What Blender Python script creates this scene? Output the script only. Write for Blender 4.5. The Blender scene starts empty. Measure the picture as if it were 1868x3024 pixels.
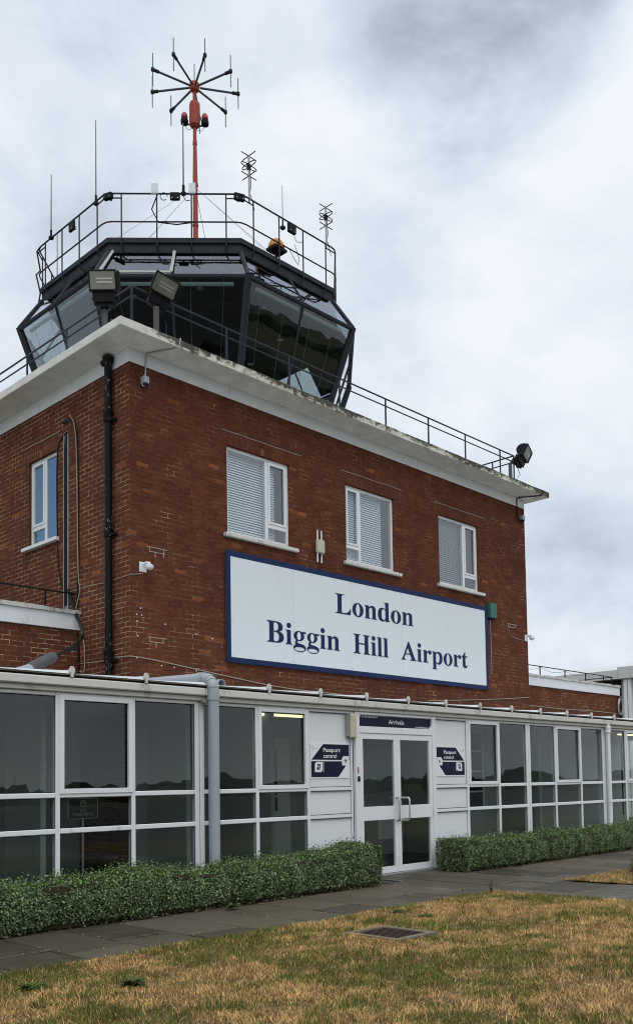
import bpy, math, random
import numpy as np
from mathutils import Vector, Matrix
from mathutils.geometry import tessellate_polygon

random.seed(7)
RNG = np.random.default_rng(11)
S = bpy.context.scene
COL = S.collection
R = math.radians

# ------------------------------------------------------------------ camera
CAM = (-7.607, -11.562, 1.362)
cr, cu, cf = (0.682, -0.7312, -0.0177), (-0.0296, -0.0518, 0.9982), (0.7308, 0.6802, 0.0570)
cd = bpy.data.cameras.new('camera')
cam = bpy.data.objects.new('camera', cd); COL.objects.link(cam)
_f = Vector(cf).normalized(); _r = Vector(cr); _r = (_r - _f * _r.dot(_f)).normalized(); _u = _r.cross(_f)
M = Matrix((( _r.x, _u.x, -_f.x), (_r.y, _u.y, -_f.y), (_r.z, _u.z, -_f.z))).to_4x4()
M.translation = Vector(CAM)
cam.matrix_world = M
cd.sensor_fit = 'VERTICAL'; cd.sensor_height = 24.0; cd.sensor_width = 24.0
cd.lens = 24.0 * 2714.4 / 3024
cd.shift_x = (934 - 1046.7) / 3024
cd.shift_y = (2157.4 - 1512) / 3024
cd.clip_start = 0.05; cd.clip_end = 3000
S.camera = cam
S.render.resolution_x, S.render.resolution_y = 632, 1024

# ------------------------------------------------------------------ light
SUN_EL, SUN_AZ = R(52), math.atan2(-0.55, -0.85)          # azimuth measured from +Y towards +X
to_sun = Vector((math.cos(SUN_EL) * -0.543, math.cos(SUN_EL) * -0.840, math.sin(SUN_EL)))
sl = bpy.data.lights.new('sun', 'SUN'); sl.energy = 0.9; sl.angle = R(40); sl.color = (1.0, 0.96, 0.9)
so = bpy.data.objects.new('sun', sl); COL.objects.link(so)
so.rotation_euler = to_sun.to_track_quat('Z', 'Y').to_euler()
so.location = (-20, -30, 40)

W = bpy.data.worlds.new('World'); S.world = W; W.use_nodes = True
wn = W.node_tree; wn.nodes.clear()


class NT:
    """small helper for writing node trees"""
    def __init__(s, nt): s.t = nt
    def n(s, kind, **kw):
        x = s.t.nodes.new(kind)
        for k, v in kw.items(): setattr(x, k, v)
        return x
    def put(s, node, key, v):
        i = node.inputs[key]
        if isinstance(v, bpy.types.NodeSocket): s.t.links.new(v, i)
        elif v is not None: i.default_value = v
    def m(s, op, a, b=None, c=None, clamp=False):
        x = s.n('ShaderNodeMath', operation=op); x.use_clamp = clamp
        for i, v in enumerate((a, b, c)):
            if v is not None: s.put(x, i, v)
        return x.outputs[0]
    def v(s, op, a, b=None, out=0):
        x = s.n('ShaderNodeVectorMath', operation=op)
        s.put(x, 0, a)
        if b is not None: s.put(x, 3 if op == 'SCALE' else 1, b)
        return x.outputs[1 if op in ('DOT_PRODUCT', 'LENGTH') else 0]
    def noise(s, vec, scale, detail=4, rough=.55, dist=0.0, out=0):
        x = s.n('ShaderNodeTexNoise')
        if vec is not None: s.put(x, 'Vector', vec)
        s.put(x, 'Scale', scale); s.put(x, 'Detail', detail); s.put(x, 'Roughness', rough); s.put(x, 'Distortion', dist)
        return x.outputs[out]
    def ramp(s, f, stops):
        x = s.n('ShaderNodeValToRGB'); e = x.color_ramp.elements
        while len(e) < len(stops): e.new(.5)
        for el, (p, c) in zip(e, stops):
            el.position = p; el.color = c if len(c) == 4 else (*c, 1)
        s.put(x, 0, f); return x.outputs[0]
    def mr(s, f, a, b, c=0., d=1.):
        x = s.n('ShaderNodeMapRange'); s.put(x, 0, f)
        for i, q in enumerate((a, b, c, d)): s.put(x, i + 1, q)
        return x.outputs[0]
    def mix(s, f, a, b, mode='MIX'):
        x = s.n('ShaderNodeMix', data_type='RGBA', blend_type=mode)
        s.put(x, 0, f)
        for k, q in ((6, a), (7, b)):
            s.put(x, k, q if isinstance(q, bpy.types.NodeSocket) else (*q, 1) if len(q) == 3 else q)
        return x.outputs[2]
    def sep(s, vec):
        x = s.n('ShaderNodeSeparateXYZ'); s.put(x, 0, vec); return x.outputs
    def comb(s, a, b, c):
        x = s.n('ShaderNodeCombineXYZ'); s.put(x, 0, a); s.put(x, 1, b); s.put(x, 2, c); return x.outputs[0]


def build_world():
    k = NT(wn)
    sky = k.n('ShaderNodeTexSky', sky_type='NISHITA')
    sky.sun_disc = False; sky.sun_elevation = SUN_EL; sky.sun_rotation = SUN_AZ
    sky.air_density = 1.0; sky.dust_density = 1.5
    d = k.n('ShaderNodeTexCoord').outputs['Generated']
    x, y, z = k.sep(d)
    h = k.m('ADD', k.m('MAXIMUM', z, 0.0), 0.42)
    p = k.comb(k.m('DIVIDE', x, h), k.m('DIVIDE', y, h), 0.0)
    q3 = k.comb(x, y, k.m('MULTIPLY', z, 1.7))
    big = k.noise(k.v('ADD', q3, (3.1, 1.7, 0.4)), 2.3, 8, .52, .35)
    fine = k.noise(k.v('ADD', q3, (0.3, 5.2, 1.4)), 5.5, 10, .63, .3)
    f = k.m('ADD', k.m('ADD', k.m('MULTIPLY', big, .66), k.m('MULTIPLY', fine, .34)), .046)
    wisp = k.noise(k.v('ADD', q3, (7.3, 2.2, .4)), 5., 8, .60, .4)
    def lobe(vec, c0, amt):
        v = Vector(vec).normalized()
        q = k.n('ShaderNodeMapRange', interpolation_type='SMOOTHERSTEP'); k.put(q, 0, k.v('DOT_PRODUCT', d, tuple(v))); k.put(q, 1, c0); k.put(q, 2, 1.0)
        return k.m('MULTIPLY', k.m('MULTIPLY', q.outputs[0], k.mr(wisp, .36, .62, .45, 1.35)), amt)
    def px(u, v):                                   # direction of a cloud seen at this place in the sky
        return _f + _r * ((u - 1046.7) / 2714.4) - _u * ((v - 2157.4) / 2714.4)
    for u, v, c0, amt in ((1400, 30, .987, -.19), (1290, 330, .992, -.05), (900, 90, .985, .06), (230, 190, .98, -.09), (60, 1000, .98, -.04), (1720, 1500, .985, -.035), (1650, 1850, .99, -.03),
                          (1500, 1000, .975, .055), (1780, 330, .985, .02), (1000, 60, .99, .04), (620, 860, .985, .04), (1750, 1250, .99, -.03)):
        f = k.m('ADD', f, lobe(px(u, v), c0, amt))
    cl = k.ramp(f, [(.30, (.42, .47, .55)), (.40, (.58, .65, .75)), (.49, (.73, .805, .90)), (.62, (.90, .94, .99))])
    up = k.mr(z, .66, .95, 1.0, 1.75)
    cl = k.v('SCALE', cl, k.m('MULTIPLY', up, 1 / .12 * 0.99))
    gap = k.mr(k.v('DOT_PRODUCT', d, tuple(Vector((-.45, .84, .36)).normalized())), .972, .992)
    col = k.mix(gap, cl, sky.outputs[0])
    low = k.mr(z, -.08, .0)
    col = k.mix(low, (.6, .6, .55), col)
    bg = k.n('ShaderNodeBackground'); k.put(bg, 0, col); k.put(bg, 1, .12)
    o = k.n('ShaderNodeOutputWorld'); wn.links.new(bg.outputs[0], o.inputs[0])
build_world()

S.view_settings.view_transform = 'Standard'; S.view_settings.look = 'None'
S.view_settings.exposure = 0.0; S.view_settings.gamma = 1.0
S.render.engine = 'CYCLES'
S.cycles.use_denoising = True; S.cycles.pixel_filter_type = 'BLACKMAN_HARRIS'; S.cycles.filter_width = 1.05
S.cycles.max_bounces = 8; S.cycles.transparent_max_bounces = 24; S.cycles.glossy_bounces = 4; S.cycles.diffuse_bounces = 4
S.cycles.caustics_reflective = False; S.cycles.caustics_refractive = False

# ------------------------------------------------------------------ materials
def mat(name):
    m = bpy.data.materials.new(name); m.use_nodes = True
    nt = m.node_tree; nt.nodes.clear()
    k = NT(nt); k.mat = m
    k.b = k.n('ShaderNodeBsdfPrincipled'); k.o = k.n('ShaderNodeOutputMaterial')
    nt.links.new(k.b.outputs[0], k.o.inputs[0])
    k.pos = k.n('ShaderNodeNewGeometry')
    k.P = k.pos.outputs['Position']
    return k
def setp(k, col=None, rough=.5, metal=0., spec=None, bump=None, bs=.3, bd=.01):
    if col is not None: k.put(k.b, 'Base Color', col if isinstance(col, bpy.types.NodeSocket) else (*col, 1))
    k.put(k.b, 'Roughness', rough); k.put(k.b, 'Metallic', metal)
    if spec is not None: k.put(k.b, 'Specular IOR Level', spec)
    if bump is not None:
        b = k.n('ShaderNodeBump'); k.put(b, 'Height', bump); k.put(b, 'Strength', bs); k.put(b, 'Distance', bd)
        k.put(k.b, 'Normal', b.outputs[0])
    return k.mat
def plain(name, col, rough=.5, metal=0., var=.12, scale=9., grime=None, ga=.0, spec=None):
    """paint, metal or plastic with a little mottling, and optional dirt patches"""
    k = mat(name)
    n = k.noise(k.P, scale, 5, .6)
    c = k.mix(n, tuple(v * (1 - var) for v in col), tuple(min(1, v * (1 + var)) for v in col))
    if grime:
        g = k.noise(k.v('MULTIPLY', k.P, (1., 1., .35)), 5., 6, .65)
        c = k.mix(k.mr(g, .62 - ga, .80 - ga), c, grime)
    return setp(k, c, k.mr(n, .3, .7, rough * .85, min(1, rough * 1.15)), metal, spec if spec is not None else (.12 if max(col) < .1 else .4))

def brick_mat(name, vertical=False, light=.35):
    k = mat(name)
    uv = k.n('ShaderNodeUVMap').outputs[0]
    wob = k.noise(uv, 7., 3, .5, out=1)
    uv2 = k.v('ADD', uv, k.v('SCALE', k.v('SUBTRACT', wob, (.5, .5, .5)), .016))
    u, v, _ = k.sep(uv2)
    if vertical: bw, bh = .0762, .228
    else: bw, bh = .228, .0762
    row = k.m('FLOOR', k.m('DIVIDE', v, bh))
    off = 0.0 if vertical else k.m('MULTIPLY', k.m('MODULO', k.m('ABSOLUTE', row), 2.0), .5)
    uu = k.m('ADD', k.m('DIVIDE', u, bw), off)
    cidx = k.m('FLOOR', uu)
    fu = k.m('FRACT', uu); fv = k.m('FRACT', k.m('DIVIDE', v, bh))
    du = k.m('MULTIPLY', k.m('MINIMUM', fu, k.m('SUBTRACT', 1., fu)), bw)
    dv = k.m('MULTIPLY', k.m('MINIMUM', fv, k.m('SUBTRACT', 1., fv)), bh)
    edge = k.m('MINIMUM', du, dv)
    face = k.mr(edge, .0042, .0082)                    # 0 in the joint, 1 on the brick
    wnz = k.n('ShaderNodeTexWhiteNoise', noise_dimensions='2D'); k.put(wnz, 'Vector', k.comb(cidx, row, 0.))
    rnd = wnz.outputs[0]
    c = k.ramp(rnd, [(0., (.108, .035, .021)), (.3, (.120, .038, .022)), (.7, (.131, .041, .023)), (.97, (.144, .048, .026)), (.985, (.22, .072, .031)), (1., (.27, .090, .036))])
    patch = k.noise(k.P, .55, 5, .6)
    c = k.mix(k.mr(patch, .42, .70), c, k.mix(.42, c, (.052, .020, .014)))
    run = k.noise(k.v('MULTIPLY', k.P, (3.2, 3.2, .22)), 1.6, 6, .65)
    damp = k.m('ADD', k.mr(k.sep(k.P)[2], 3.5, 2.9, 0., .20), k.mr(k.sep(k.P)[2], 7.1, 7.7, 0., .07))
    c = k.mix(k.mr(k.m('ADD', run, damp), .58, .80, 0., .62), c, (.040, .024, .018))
    sm = k.noise(k.P, 22., 5, .65)
    c = k.mix(k.mr(sm, .5, .8, 0., .30), c, (.075, .030, .020))
    c = k.mix(k.mr(k.noise(k.P, 40., 3, .6), .60, .8, 0., .35), c, (.22, .085, .05))
    mn = k.noise(k.P, 2.3, 5, .7)
    side = k.mr(k.sep(k.pos.outputs['Normal'])[0], -.3, -.7, -.055, .05)
    low = k.mr(k.sep(k.P)[2], 5.0, 3.2, 0., .05)
    mo = k.ramp(k.m('ADD', k.m('ADD', side, low), k.m('ADD', k.m('MULTIPLY', mn, .8), k.m('MULTIPLY', k.noise(uv, 9., 2), .25))), [(.42, (.050, .028, .020)), (.54, (.14, .088, .056)), (.66, (light, light * .74, light * .47))])
    c = k.mix(face, mo, c)
    hgt = k.m('ADD', face, k.m('MULTIPLY', sm, .35))
    return setp(k, c, .92, bump=hgt, bs=.6, bd=.007, spec=.06)

def slab_mat():
    k = mat('painted concrete eaves')
    x, y, z = k.sep(k.P)
    nrm = k.sep(k.pos.outputs['Normal'])
    base = k.mix(k.mr(k.noise(k.P, 2.6, 7, .7), .3, .7), (.55, .54, .49), (.80, .80, .76))
    # weathered front edge: lichen and flaking along the top, a bare patch near the corner
    front = k.mr(nrm[1], -.3, -.8)
    l1 = k.noise(k.v('MULTIPLY', k.P, (1., 1., 1.6)), 7.5, 8, .72, .8)
    toplift = k.mr(z, 8.02, 8.14, -.03, .17)
    strip = k.mr(x, -.3, .5, -.22, 0.)
    a = k.m('ADD', k.m('ADD', l1, toplift), strip)
    patchy = k.noise(k.P, .9, 3, .6)
    a = k.m('ADD', a, k.mr(patchy, .35, .65, -.10, .09))
    near = k.m('ADD', k.mr(k.m('ABSOLUTE', k.m('SUBTRACT', x, .85)), 0., .9, .15, 0.), k.mr(x, 10.4, 11.1, 0., .14))
    a = k.m('ADD', a, near)
    c = k.mix(k.m('MULTIPLY', front, k.mr(a, .40, .52)), base, (.40, .38, .29))
    c = k.mix(k.m('MULTIPLY', front, k.mr(a, .52, .585)), c, (.055, .05, .035))
    # soffit: faint drips and mould spots
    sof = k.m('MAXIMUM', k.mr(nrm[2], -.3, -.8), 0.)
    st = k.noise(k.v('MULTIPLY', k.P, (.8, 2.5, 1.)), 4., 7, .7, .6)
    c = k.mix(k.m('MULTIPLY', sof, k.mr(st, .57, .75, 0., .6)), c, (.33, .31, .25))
    sp = k.noise(k.P, 13., 4, .6)
    c = k.mix(k.mr(sp, .70, .75, 0., .8), c, (.10, .09, .07))
    return setp(k, c, .75, bump=l1, bs=.25, bd=.01)

def glass_mat(name, tint, f0=.05, power=5., rcol=(1, 1, 1), rough=0.0):
    k = mat(name); nt = k.mat.node_tree
    lw = k.n('ShaderNodeLayerWeight'); lw.inputs[0].default_value = .5
    geo = k.v('DOT_PRODUCT', k.pos.outputs['Incoming'], k.pos.outputs['Normal'])
    c = k.m('SUBTRACT', 1., k.m('ABSOLUTE', geo))
    fr = k.m('ADD', f0, k.m('MULTIPLY', k.m('POWER', c, power), 1 - f0))
    wob = k.noise(k.P, 1.3, 2, .5)
    b = k.n('ShaderNodeBump'); k.put(b, 'Height', wob); k.put(b, 'Strength', .10); k.put(b, 'Distance', .02)
    tr = k.n('ShaderNodeBsdfTransparent'); k.put(tr, 0, (*tint, 1))
    gl = k.n('ShaderNodeBsdfGlossy'); k.put(gl, 0, (*rcol, 1)); k.put(gl, 'Roughness', rough); k.put(gl, 'Normal', b.outputs[0])
    mx = k.n('ShaderNodeMixShader'); k.put(mx, 0, fr)
    nt.links.new(tr.outputs[0], mx.inputs[1]); nt.links.new(gl.outputs[0], mx.inputs[2])
    nt.links.new(mx.outputs[0], k.o.inputs[0])
    return k.mat

def paving_mat():
    k = mat('wet paving slabs')
    rnd = k.pos.outputs['Random Per Island']
    c = k.ramp(rnd, [(0, (.036, .031, .020)), (.4, (.060, .050, .033)), (.75, (.102, .083, .053)), (1, (.066, .060, .050))])
    n = k.noise(k.P, 2.2, 6, .65); n2 = k.noise(k.P, 60., 4, .7)
    c = k.mix(k.mr(n, .45, .75, 0., .6), c, (.075, .064, .046))
    c = k.mix(k.mr(n2, .55, .75, 0., .5), c, (.11, .10, .085))
    wet = k.mr(k.noise(k.P, 1.1, 5, .6), .35, .65, .36, .72)
    return setp(k, c, wet, spec=.35, bump=n2, bs=.3, bd=.004)

def ground_mat(name, c1, c2, c3, scale=2., rough=.95, bs=.6, bd=.02):
    k = mat(name)
    n = k.noise(k.P, scale, 7, .65, .3); n2 = k.noise(k.P, scale * 14, 5, .7)
    c = k.mix(k.mr(n, .38, .62), c1, c2)
    c = k.mix(k.mr(n2, .45, .72, 0., .7), c, c3)
    return setp(k, c, rough, bump=n2, bs=bs, bd=bd, spec=.2)

def attr_mat(name, rough=.7, trans=.0, spec=.3, var=True):
    k = mat(name)
    a = k.n('ShaderNodeAttribute', attribute_name='tint').outputs['Color']
    k.put(k.b, 'Base Color', a); k.put(k.b, 'Roughness', rough); k.put(k.b, 'Specular IOR Level', spec)
    if trans:
        t = k.n('ShaderNodeBsdfTranslucent'); k.put(t, 0, a)
        mx = k.n('ShaderNodeMixShader'); k.put(mx, 0, trans)
        k.mat.node_tree.links.new(k.b.outputs[0], mx.inputs[1]); k.mat.node_tree.links.new(t.outputs[0], mx.inputs[2])
        k.mat.node_tree.links.new(mx.outputs[0], k.o.inputs[0])
    return k.mat

def emit_mat(name, col, st):
    k = mat(name)
    k.put(k.b, 'Base Color', (.8, .8, .75, 1)); k.put(k.b, 'Emission Color', (*col, 1)); k.put(k.b, 'Emission Strength', st)
    return k.mat

def flaked_pipe_mat():
    k = mat('black pipe paint flaking')
    n = k.noise(k.v('MULTIPLY', k.P, (1., 1., .45)), 26., 6, .7)
    g = k.noise(k.P, 1.1, 3, .6)
    c = k.mix(k.mr(k.m('ADD', n, k.mr(g, .4, .6, -.06, .06)), .64, .68), (.008, .008, .009), (.28, .26, .22))
    return setp(k, c, .6, spec=.12)

def cab_metal_mat():
    k = mat('dark blue grey cab steel')
    n = k.noise(k.P, 3.5, 6, .65)
    c = k.mix(n, (.012, .0145, .020), (.030, .034, .043))
    rust = k.noise(k.P, 2.4, 6, .75, .5)
    c = k.mix(k.mr(rust, .62, .74, 0., .85), c, (.10, .05, .025))
    return setp(k, c, .55, spec=.18)

MT = {}
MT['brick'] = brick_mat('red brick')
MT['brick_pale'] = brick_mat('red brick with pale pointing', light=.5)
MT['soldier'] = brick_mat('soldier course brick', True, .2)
MT['slab'] = slab_mat()
MT['white'] = plain('white window plastic', (.74, .76, .77), .35, var=.04, grime=(.42, .40, .34), ga=.02)
MT['white_old'] = plain('weathered white fascia', (.60, .60, .56), .5, var=.10, grime=(.30, .28, .23), ga=.06)
MT['white_paint'] = plain('white masonry paint', (.68, .70, .71), .7, var=.08, grime=(.42, .41, .36), ga=.03)
MT['panel'] = plain('white infill panel', (.72, .745, .75), .4, var=.03)
MT['coping'] = plain('lichened coping', (.52, .51, .47), .9, var=.3, scale=14, grime=(.16, .15, .12), ga=.10)
MT['eaves_dark'] = plain('weathered eaves board', (.16, .145, .12), .85, var=.5, scale=10, grime=(.03, .028, .025), ga=.08)
MT['roof_sheet'] = plain('glazing bar roof sheet', (.62, .66, .69), .16, var=.08)
MT['cab'] = cab_metal_mat()
MT['cab_pale'] = plain('pale aluminium glazing bar', (.50, .50, .48), .45, var=.08)
MT['rail'] = plain('painted steel rail', (.030, .034, .045), .45, var=.3)
MT['rail_red'] = plain('faded purple brown rail', (.060, .036, .045), .5, var=.3)
MT['black'] = plain('black metal', (.010, .010, .011), .5)
MT['black_plastic'] = plain('black plastic', (.012, .012, .013), .4)
MT['grey_plastic'] = plain('grey pvc', (.33, .36, .39), .38, var=.10, grime=(.20, .20, .19), ga=.0)
MT['grey_dark'] = plain('dark grey corrugated hose', (.09, .09, .09), .6)
MT['rod_grey'] = plain('dull grey rod', (.14, .145, .15), .5)
MT['arm_grey'] = plain('grey arm tube', (.085, .095, .11), .5)
MT['galv'] = plain('galvanised steel', (.36, .37, .37), .4, .6, var=.2)
MT['steel'] = plain('brushed steel', (.55, .55, .54), .3, .9)
MT['orange'] = plain('aviation orange paint', (.33, .05, .024), .55, var=.2)
MT['red_lens'] = plain('red beacon lens', (.34, .025, .022), .2)
MT['yellow'] = plain('amber horn', (.60, .24, .02), .5)
MT['green'] = plain('teal alarm housing', (.025, .125, .105), .45)
MT['cream'] = plain('cream plastic', (.50, .48, .36), .45, grime=(.3, .28, .2), ga=.0)
MT['cable_white'] = plain('pale cable', (.34, .28, .21), .6)
MT['pipe_black'] = flaked_pipe_mat()
MT['navy'] = plain('navy sign vinyl', (.012, .025, .082), .45, var=.06)
MT['navy_dark'] = plain('dark navy sign', (.0105, .0125, .034), .35, var=.04)
MT['sign_white'] = plain('white sign panel', (.68, .735, .76), .4, var=.035, scale=1.2, grime=(.58, .63, .65), ga=-.02)
MT['letter_white'] = plain('white lettering', (.78, .78, .80), .4, var=.02)
MT['letter_dim'] = plain('pale lettering', (.30, .30, .32), .5)
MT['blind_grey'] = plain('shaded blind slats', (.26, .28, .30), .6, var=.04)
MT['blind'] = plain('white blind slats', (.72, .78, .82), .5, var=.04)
MT['plaster'] = plain('interior wall', (.36, .385, .375), .8, var=.05)
MT['room'] = plain('office wall', (.42, .44, .45), .8, var=.05)
MT['interior_dark'] = plain('dark interior', (.022, .023, .025), .8)
MT['floor_dark'] = plain('carpet', (.08, .075, .07), .9)
MT['glass'] = glass_mat('lobby glass', (.86, .90, .88), .035)
MT['glass_up'] = glass_mat('office window glass', (.95, .98, 1.), .075)
MT['glass_film'] = glass_mat('blue reflective glass', (.60, .72, .80), .40, rcol=(.82, .94, 1.0))
MT['glass_cab'] = glass_mat('control cab glass', (.70, .74, .74), .03, 3., rcol=(.96, .98, 1.))
MT['glass_roof'] = glass_mat('cab roof glass', (.80, .84, .86), .065, rcol=(.80, .80, .88))
MT['lens'] = plain('floodlight lens', (.17, .17, .135), .3, .3, var=.35, scale=7)
MT['lamp'] = plain('lamp tube', (.36, .38, .34), .2, .4)
MT['tube'] = emit_mat('lit tube', (1., .88, .50), 1.5)
MT['path'] = paving_mat()
MT['soil'] = ground_mat('bare soil', (.018, .015, .010), (.10, .085, .05), (.26, .215, .12), 3.)
MT['lawn'] = ground_mat('dry turf', (.20, .125, .055), (.075, .065, .025), (.36, .23, .11), 6., bs=1., bd=.03)
MT['field'] = ground_mat('dry airfield grass', (.115, .105, .055), (.085, .088, .048), (.15, .13, .07), .05)
MT['apron'] = ground_mat('tarmac apron', (.045, .045, .044), (.06, .058, .055), (.08, .078, .07), .2)
MT['grass'] = attr_mat('grass blades', .75, .18)
MT['leaf'] = attr_mat('variegated leaves', .42, .15, .45)
MT['twig'] = plain('core_twigs', (.035, .030, .018), .9, var=.5, scale=30)
MT['trees'] = ground_mat('far trees', (.032, .050, .026), (.048, .066, .034), (.065, .085, .044), .12)
MT['rust'] = ground_mat('rusty iron cover', (.030, .018, .015), (.048, .030, .023), (.075, .05, .036), 6., .7)
MT['concrete'] = ground_mat('concrete surround', (.13, .115, .085), (.22, .19, .145), (.30, .26, .20), 9.)
MT['clad'] = plain('pale grey cladding', (.60, .61, .60), .5, var=.04)
MT['clad_white'] = plain('white cladding', (.78, .80, .81), .5, var=.04)

# ------------------------------------------------------------------ mesh helpers
WL = {}
class MB:
    def __init__(s): s.v, s.f = [], []
    def add(s, vs, fs):
        b = len(s.v); s.v += [tuple(p) for p in vs]; s.f += [tuple(i + b for i in f) for f in fs]; return s
    def box(s, x0, x1, y0, y1, z0, z1):
        if x0 > x1: x0, x1 = x1, x0
        if y0 > y1: y0, y1 = y1, y0
        if z0 > z1: z0, z1 = z1, z0
        return s.add([(x0, y0, z0), (x1, y0, z0), (x1, y1, z0), (x0, y1, z0), (x0, y0, z1), (x1, y0, z1), (x1, y1, z1), (x0, y1, z1)],
                     [(0, 3, 2, 1), (4, 5, 6, 7), (0, 1, 5, 4), (1, 2, 6, 5), (2, 3, 7, 6), (3, 0, 4, 7)])
    def cbox(s, x0, x1, y0, y1, z0, z1, b=.006):
        """box with chamfered vertical and front edges"""
        xs = [(x0 + b, y0), (x1 - b, y0), (x1, y0 + b), (x1, y1 - b), (x1 - b, y1), (x0 + b, y1), (x0, y1 - b), (x0, y0 + b)]
        cx, cy = (x0 + x1) / 2, (y0 + y1) / 2
        def ring(z, k):
            return [(cx + (x - cx) * (1 - k / max(1e-6, (x1 - x0) / 2)), cy + (y - cy) * (1 - k / max(1e-6, (y1 - y0) / 2)), z) for x, y in xs]
        v = ring(z0, b) + ring(z0 + b, 0) + ring(z1 - b, 0) + ring(z1, b)
        f = [tuple(range(7, -1, -1)), tuple(range(24, 32))]
        for r in range(3):
            for i in range(8):
                j = (i + 1) % 8; f.append((r * 8 + i, r * 8 + j, r * 8 + 8 + j, r * 8 + 8 + i))
        return s.add(v, f)
    def tube(s, pts, r, n=8, caps=True):
        pts = [Vector(p) for p in pts]; rs = r if isinstance(r, (list, tuple)) else [r] * len(pts)
        t0 = (pts[1] - pts[0]).normalized()
        a = t0.orthogonal().normalized(); rings = []
        for i, p in enumerate(pts):
            if i == 0: t = pts[1] - pts[0]
            elif i == len(pts) - 1: t = pts[-1] - pts[-2]
            else: t = (pts[i + 1] - pts[i]).normalized() + (pts[i] - pts[i - 1]).normalized()
            t = t.normalized() if t.length > 1e-9 else t0
            a = (a - t * a.dot(t)); a = a.normalized() if a.length > 1e-6 else t.orthogonal().normalized()
            b = t.cross(a)
            rings.append([p + (a * math.cos(2 * math.pi * q / n) + b * math.sin(2 * math.pi * q / n)) * rs[i] for q in range(n)])
        vs = [q for g in rings for q in g]; fs = []
        for i in range(len(pts) - 1):
            for q in range(n):
                w = (q + 1) % n; fs.append((i * n + q, i * n + w, i * n + n + w, i * n + n + q))
        if caps: fs += [tuple(range(n - 1, -1, -1)), tuple(range((len(pts) - 1) * n, len(pts) * n))]
        return s.add(vs, fs)
    def lathe(s, c, prof, n=16, axis='z'):
        """profile of (radius, height) turned about an axis through c"""
        vs, fs = [], []
        for r, h in prof:
            for q in range(n):
                a = 2 * math.pi * q / n; p = (r * math.cos(a), r * math.sin(a), h)
                if axis == 'y': p = (p[0], -p[2], p[1])
                if axis == 'x': p = (p[2], p[0], p[1])
                vs.append((c[0] + p[0], c[1] + p[1], c[2] + p[2]))
        for i in range(len(prof) - 1):
            for q in range(n):
                w = (q + 1) % n; fs.append((i * n + q, i * n + w, i * n + n + w, i * n + n + q))
        fs += [tuple(range(n - 1, -1, -1)), tuple(range((len(prof) - 1) * n, len(prof) * n))]
        return s.add(vs, fs)
    def prism_y(s, poly, y0, y1):
        """polygon of (x, z) pushed from y0 (front) to y1"""
        n = len(poly); tri = tessellate_polygon([[Vector((x, z, 0)) for x, z in poly]])
        vs = [(x, y0, z) for x, z in poly] + [(x, y1, z) for x, z in poly]
        fs = []
        for t in tri:
            a, b, c = [Vector((poly[i][0], poly[i][1])) for i in t]
            up = (b - a).x * (c - a).y - (b - a).y * (c - a).x
            t = tuple(t) if up > 0 else (t[0], t[2], t[1])
            fs.append(t); fs.append(tuple(n + i for i in reversed(t)))
        for i in range(n):
            j = (i + 1) % n; fs.append((i, i + n, j + n, j))
        return s.add(vs, fs)
    def xform(s, m, start=0):
        s.v = s.v[:start] + [tuple(m @ Vector(p)) for p in s.v[start:]]; return s
    def build(s, name, m, parent=None, smooth=False, uv=False, loc=None):
        me = bpy.data.meshes.new(name)
        o = bpy.data.objects.new(name, me); COL.objects.link(o)
        base = WL[parent] if parent is not None else Vector(loc) if loc is not None else Vector((0, 0, 0))
        me.from_pydata([tuple(Vector(p) - base) for p in s.v], [], s.f)
        me.validate(); me.update()
        if uv:
            l = me.uv_layers.new(name='UVMap')
            for p in me.polygons:
                n = p.normal
                for li in p.loop_indices:
                    q = Vector(me.vertices[me.loops[li].vertex_index].co) + base
                    l.data[li].uv = (q.x, q.z) if abs(n.y) >= max(abs(n.x), abs(n.z)) else (q.y, q.z) if abs(n.x) >= abs(n.z) else (q.x, q.y)
        me.materials.append(MT[m] if isinstance(m, str) else m)
        if smooth:
            for p in me.polygons: p.use_smooth = True
        if parent is not None: o.parent = parent; WL[o] = base
        else: o.location = base; WL[o] = base
        return o

def smooth_by_angle(o, deg=35):
    me = o.data
    for p in me.polygons: p.use_smooth = True
    if hasattr(me, 'set_sharp_from_angle'): me.set_sharp_from_angle(angle=R(deg))
    return o

def tag(o, label, cat, group=None, kind=None):
    o['label'] = label; o['category'] = cat
    if group: o['group'] = group
    if kind: o['kind'] = kind
    return o
def thing(name, label, cat, loc, group=None):
    o = bpy.data.objects.new(name, None); COL.objects.link(o); o.location = loc; o.empty_display_size = .2
    WL[o] = Vector(loc); return tag(o, label, cat, group)
def structure(o, kind='structure'):
    o['kind'] = kind; return o

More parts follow.
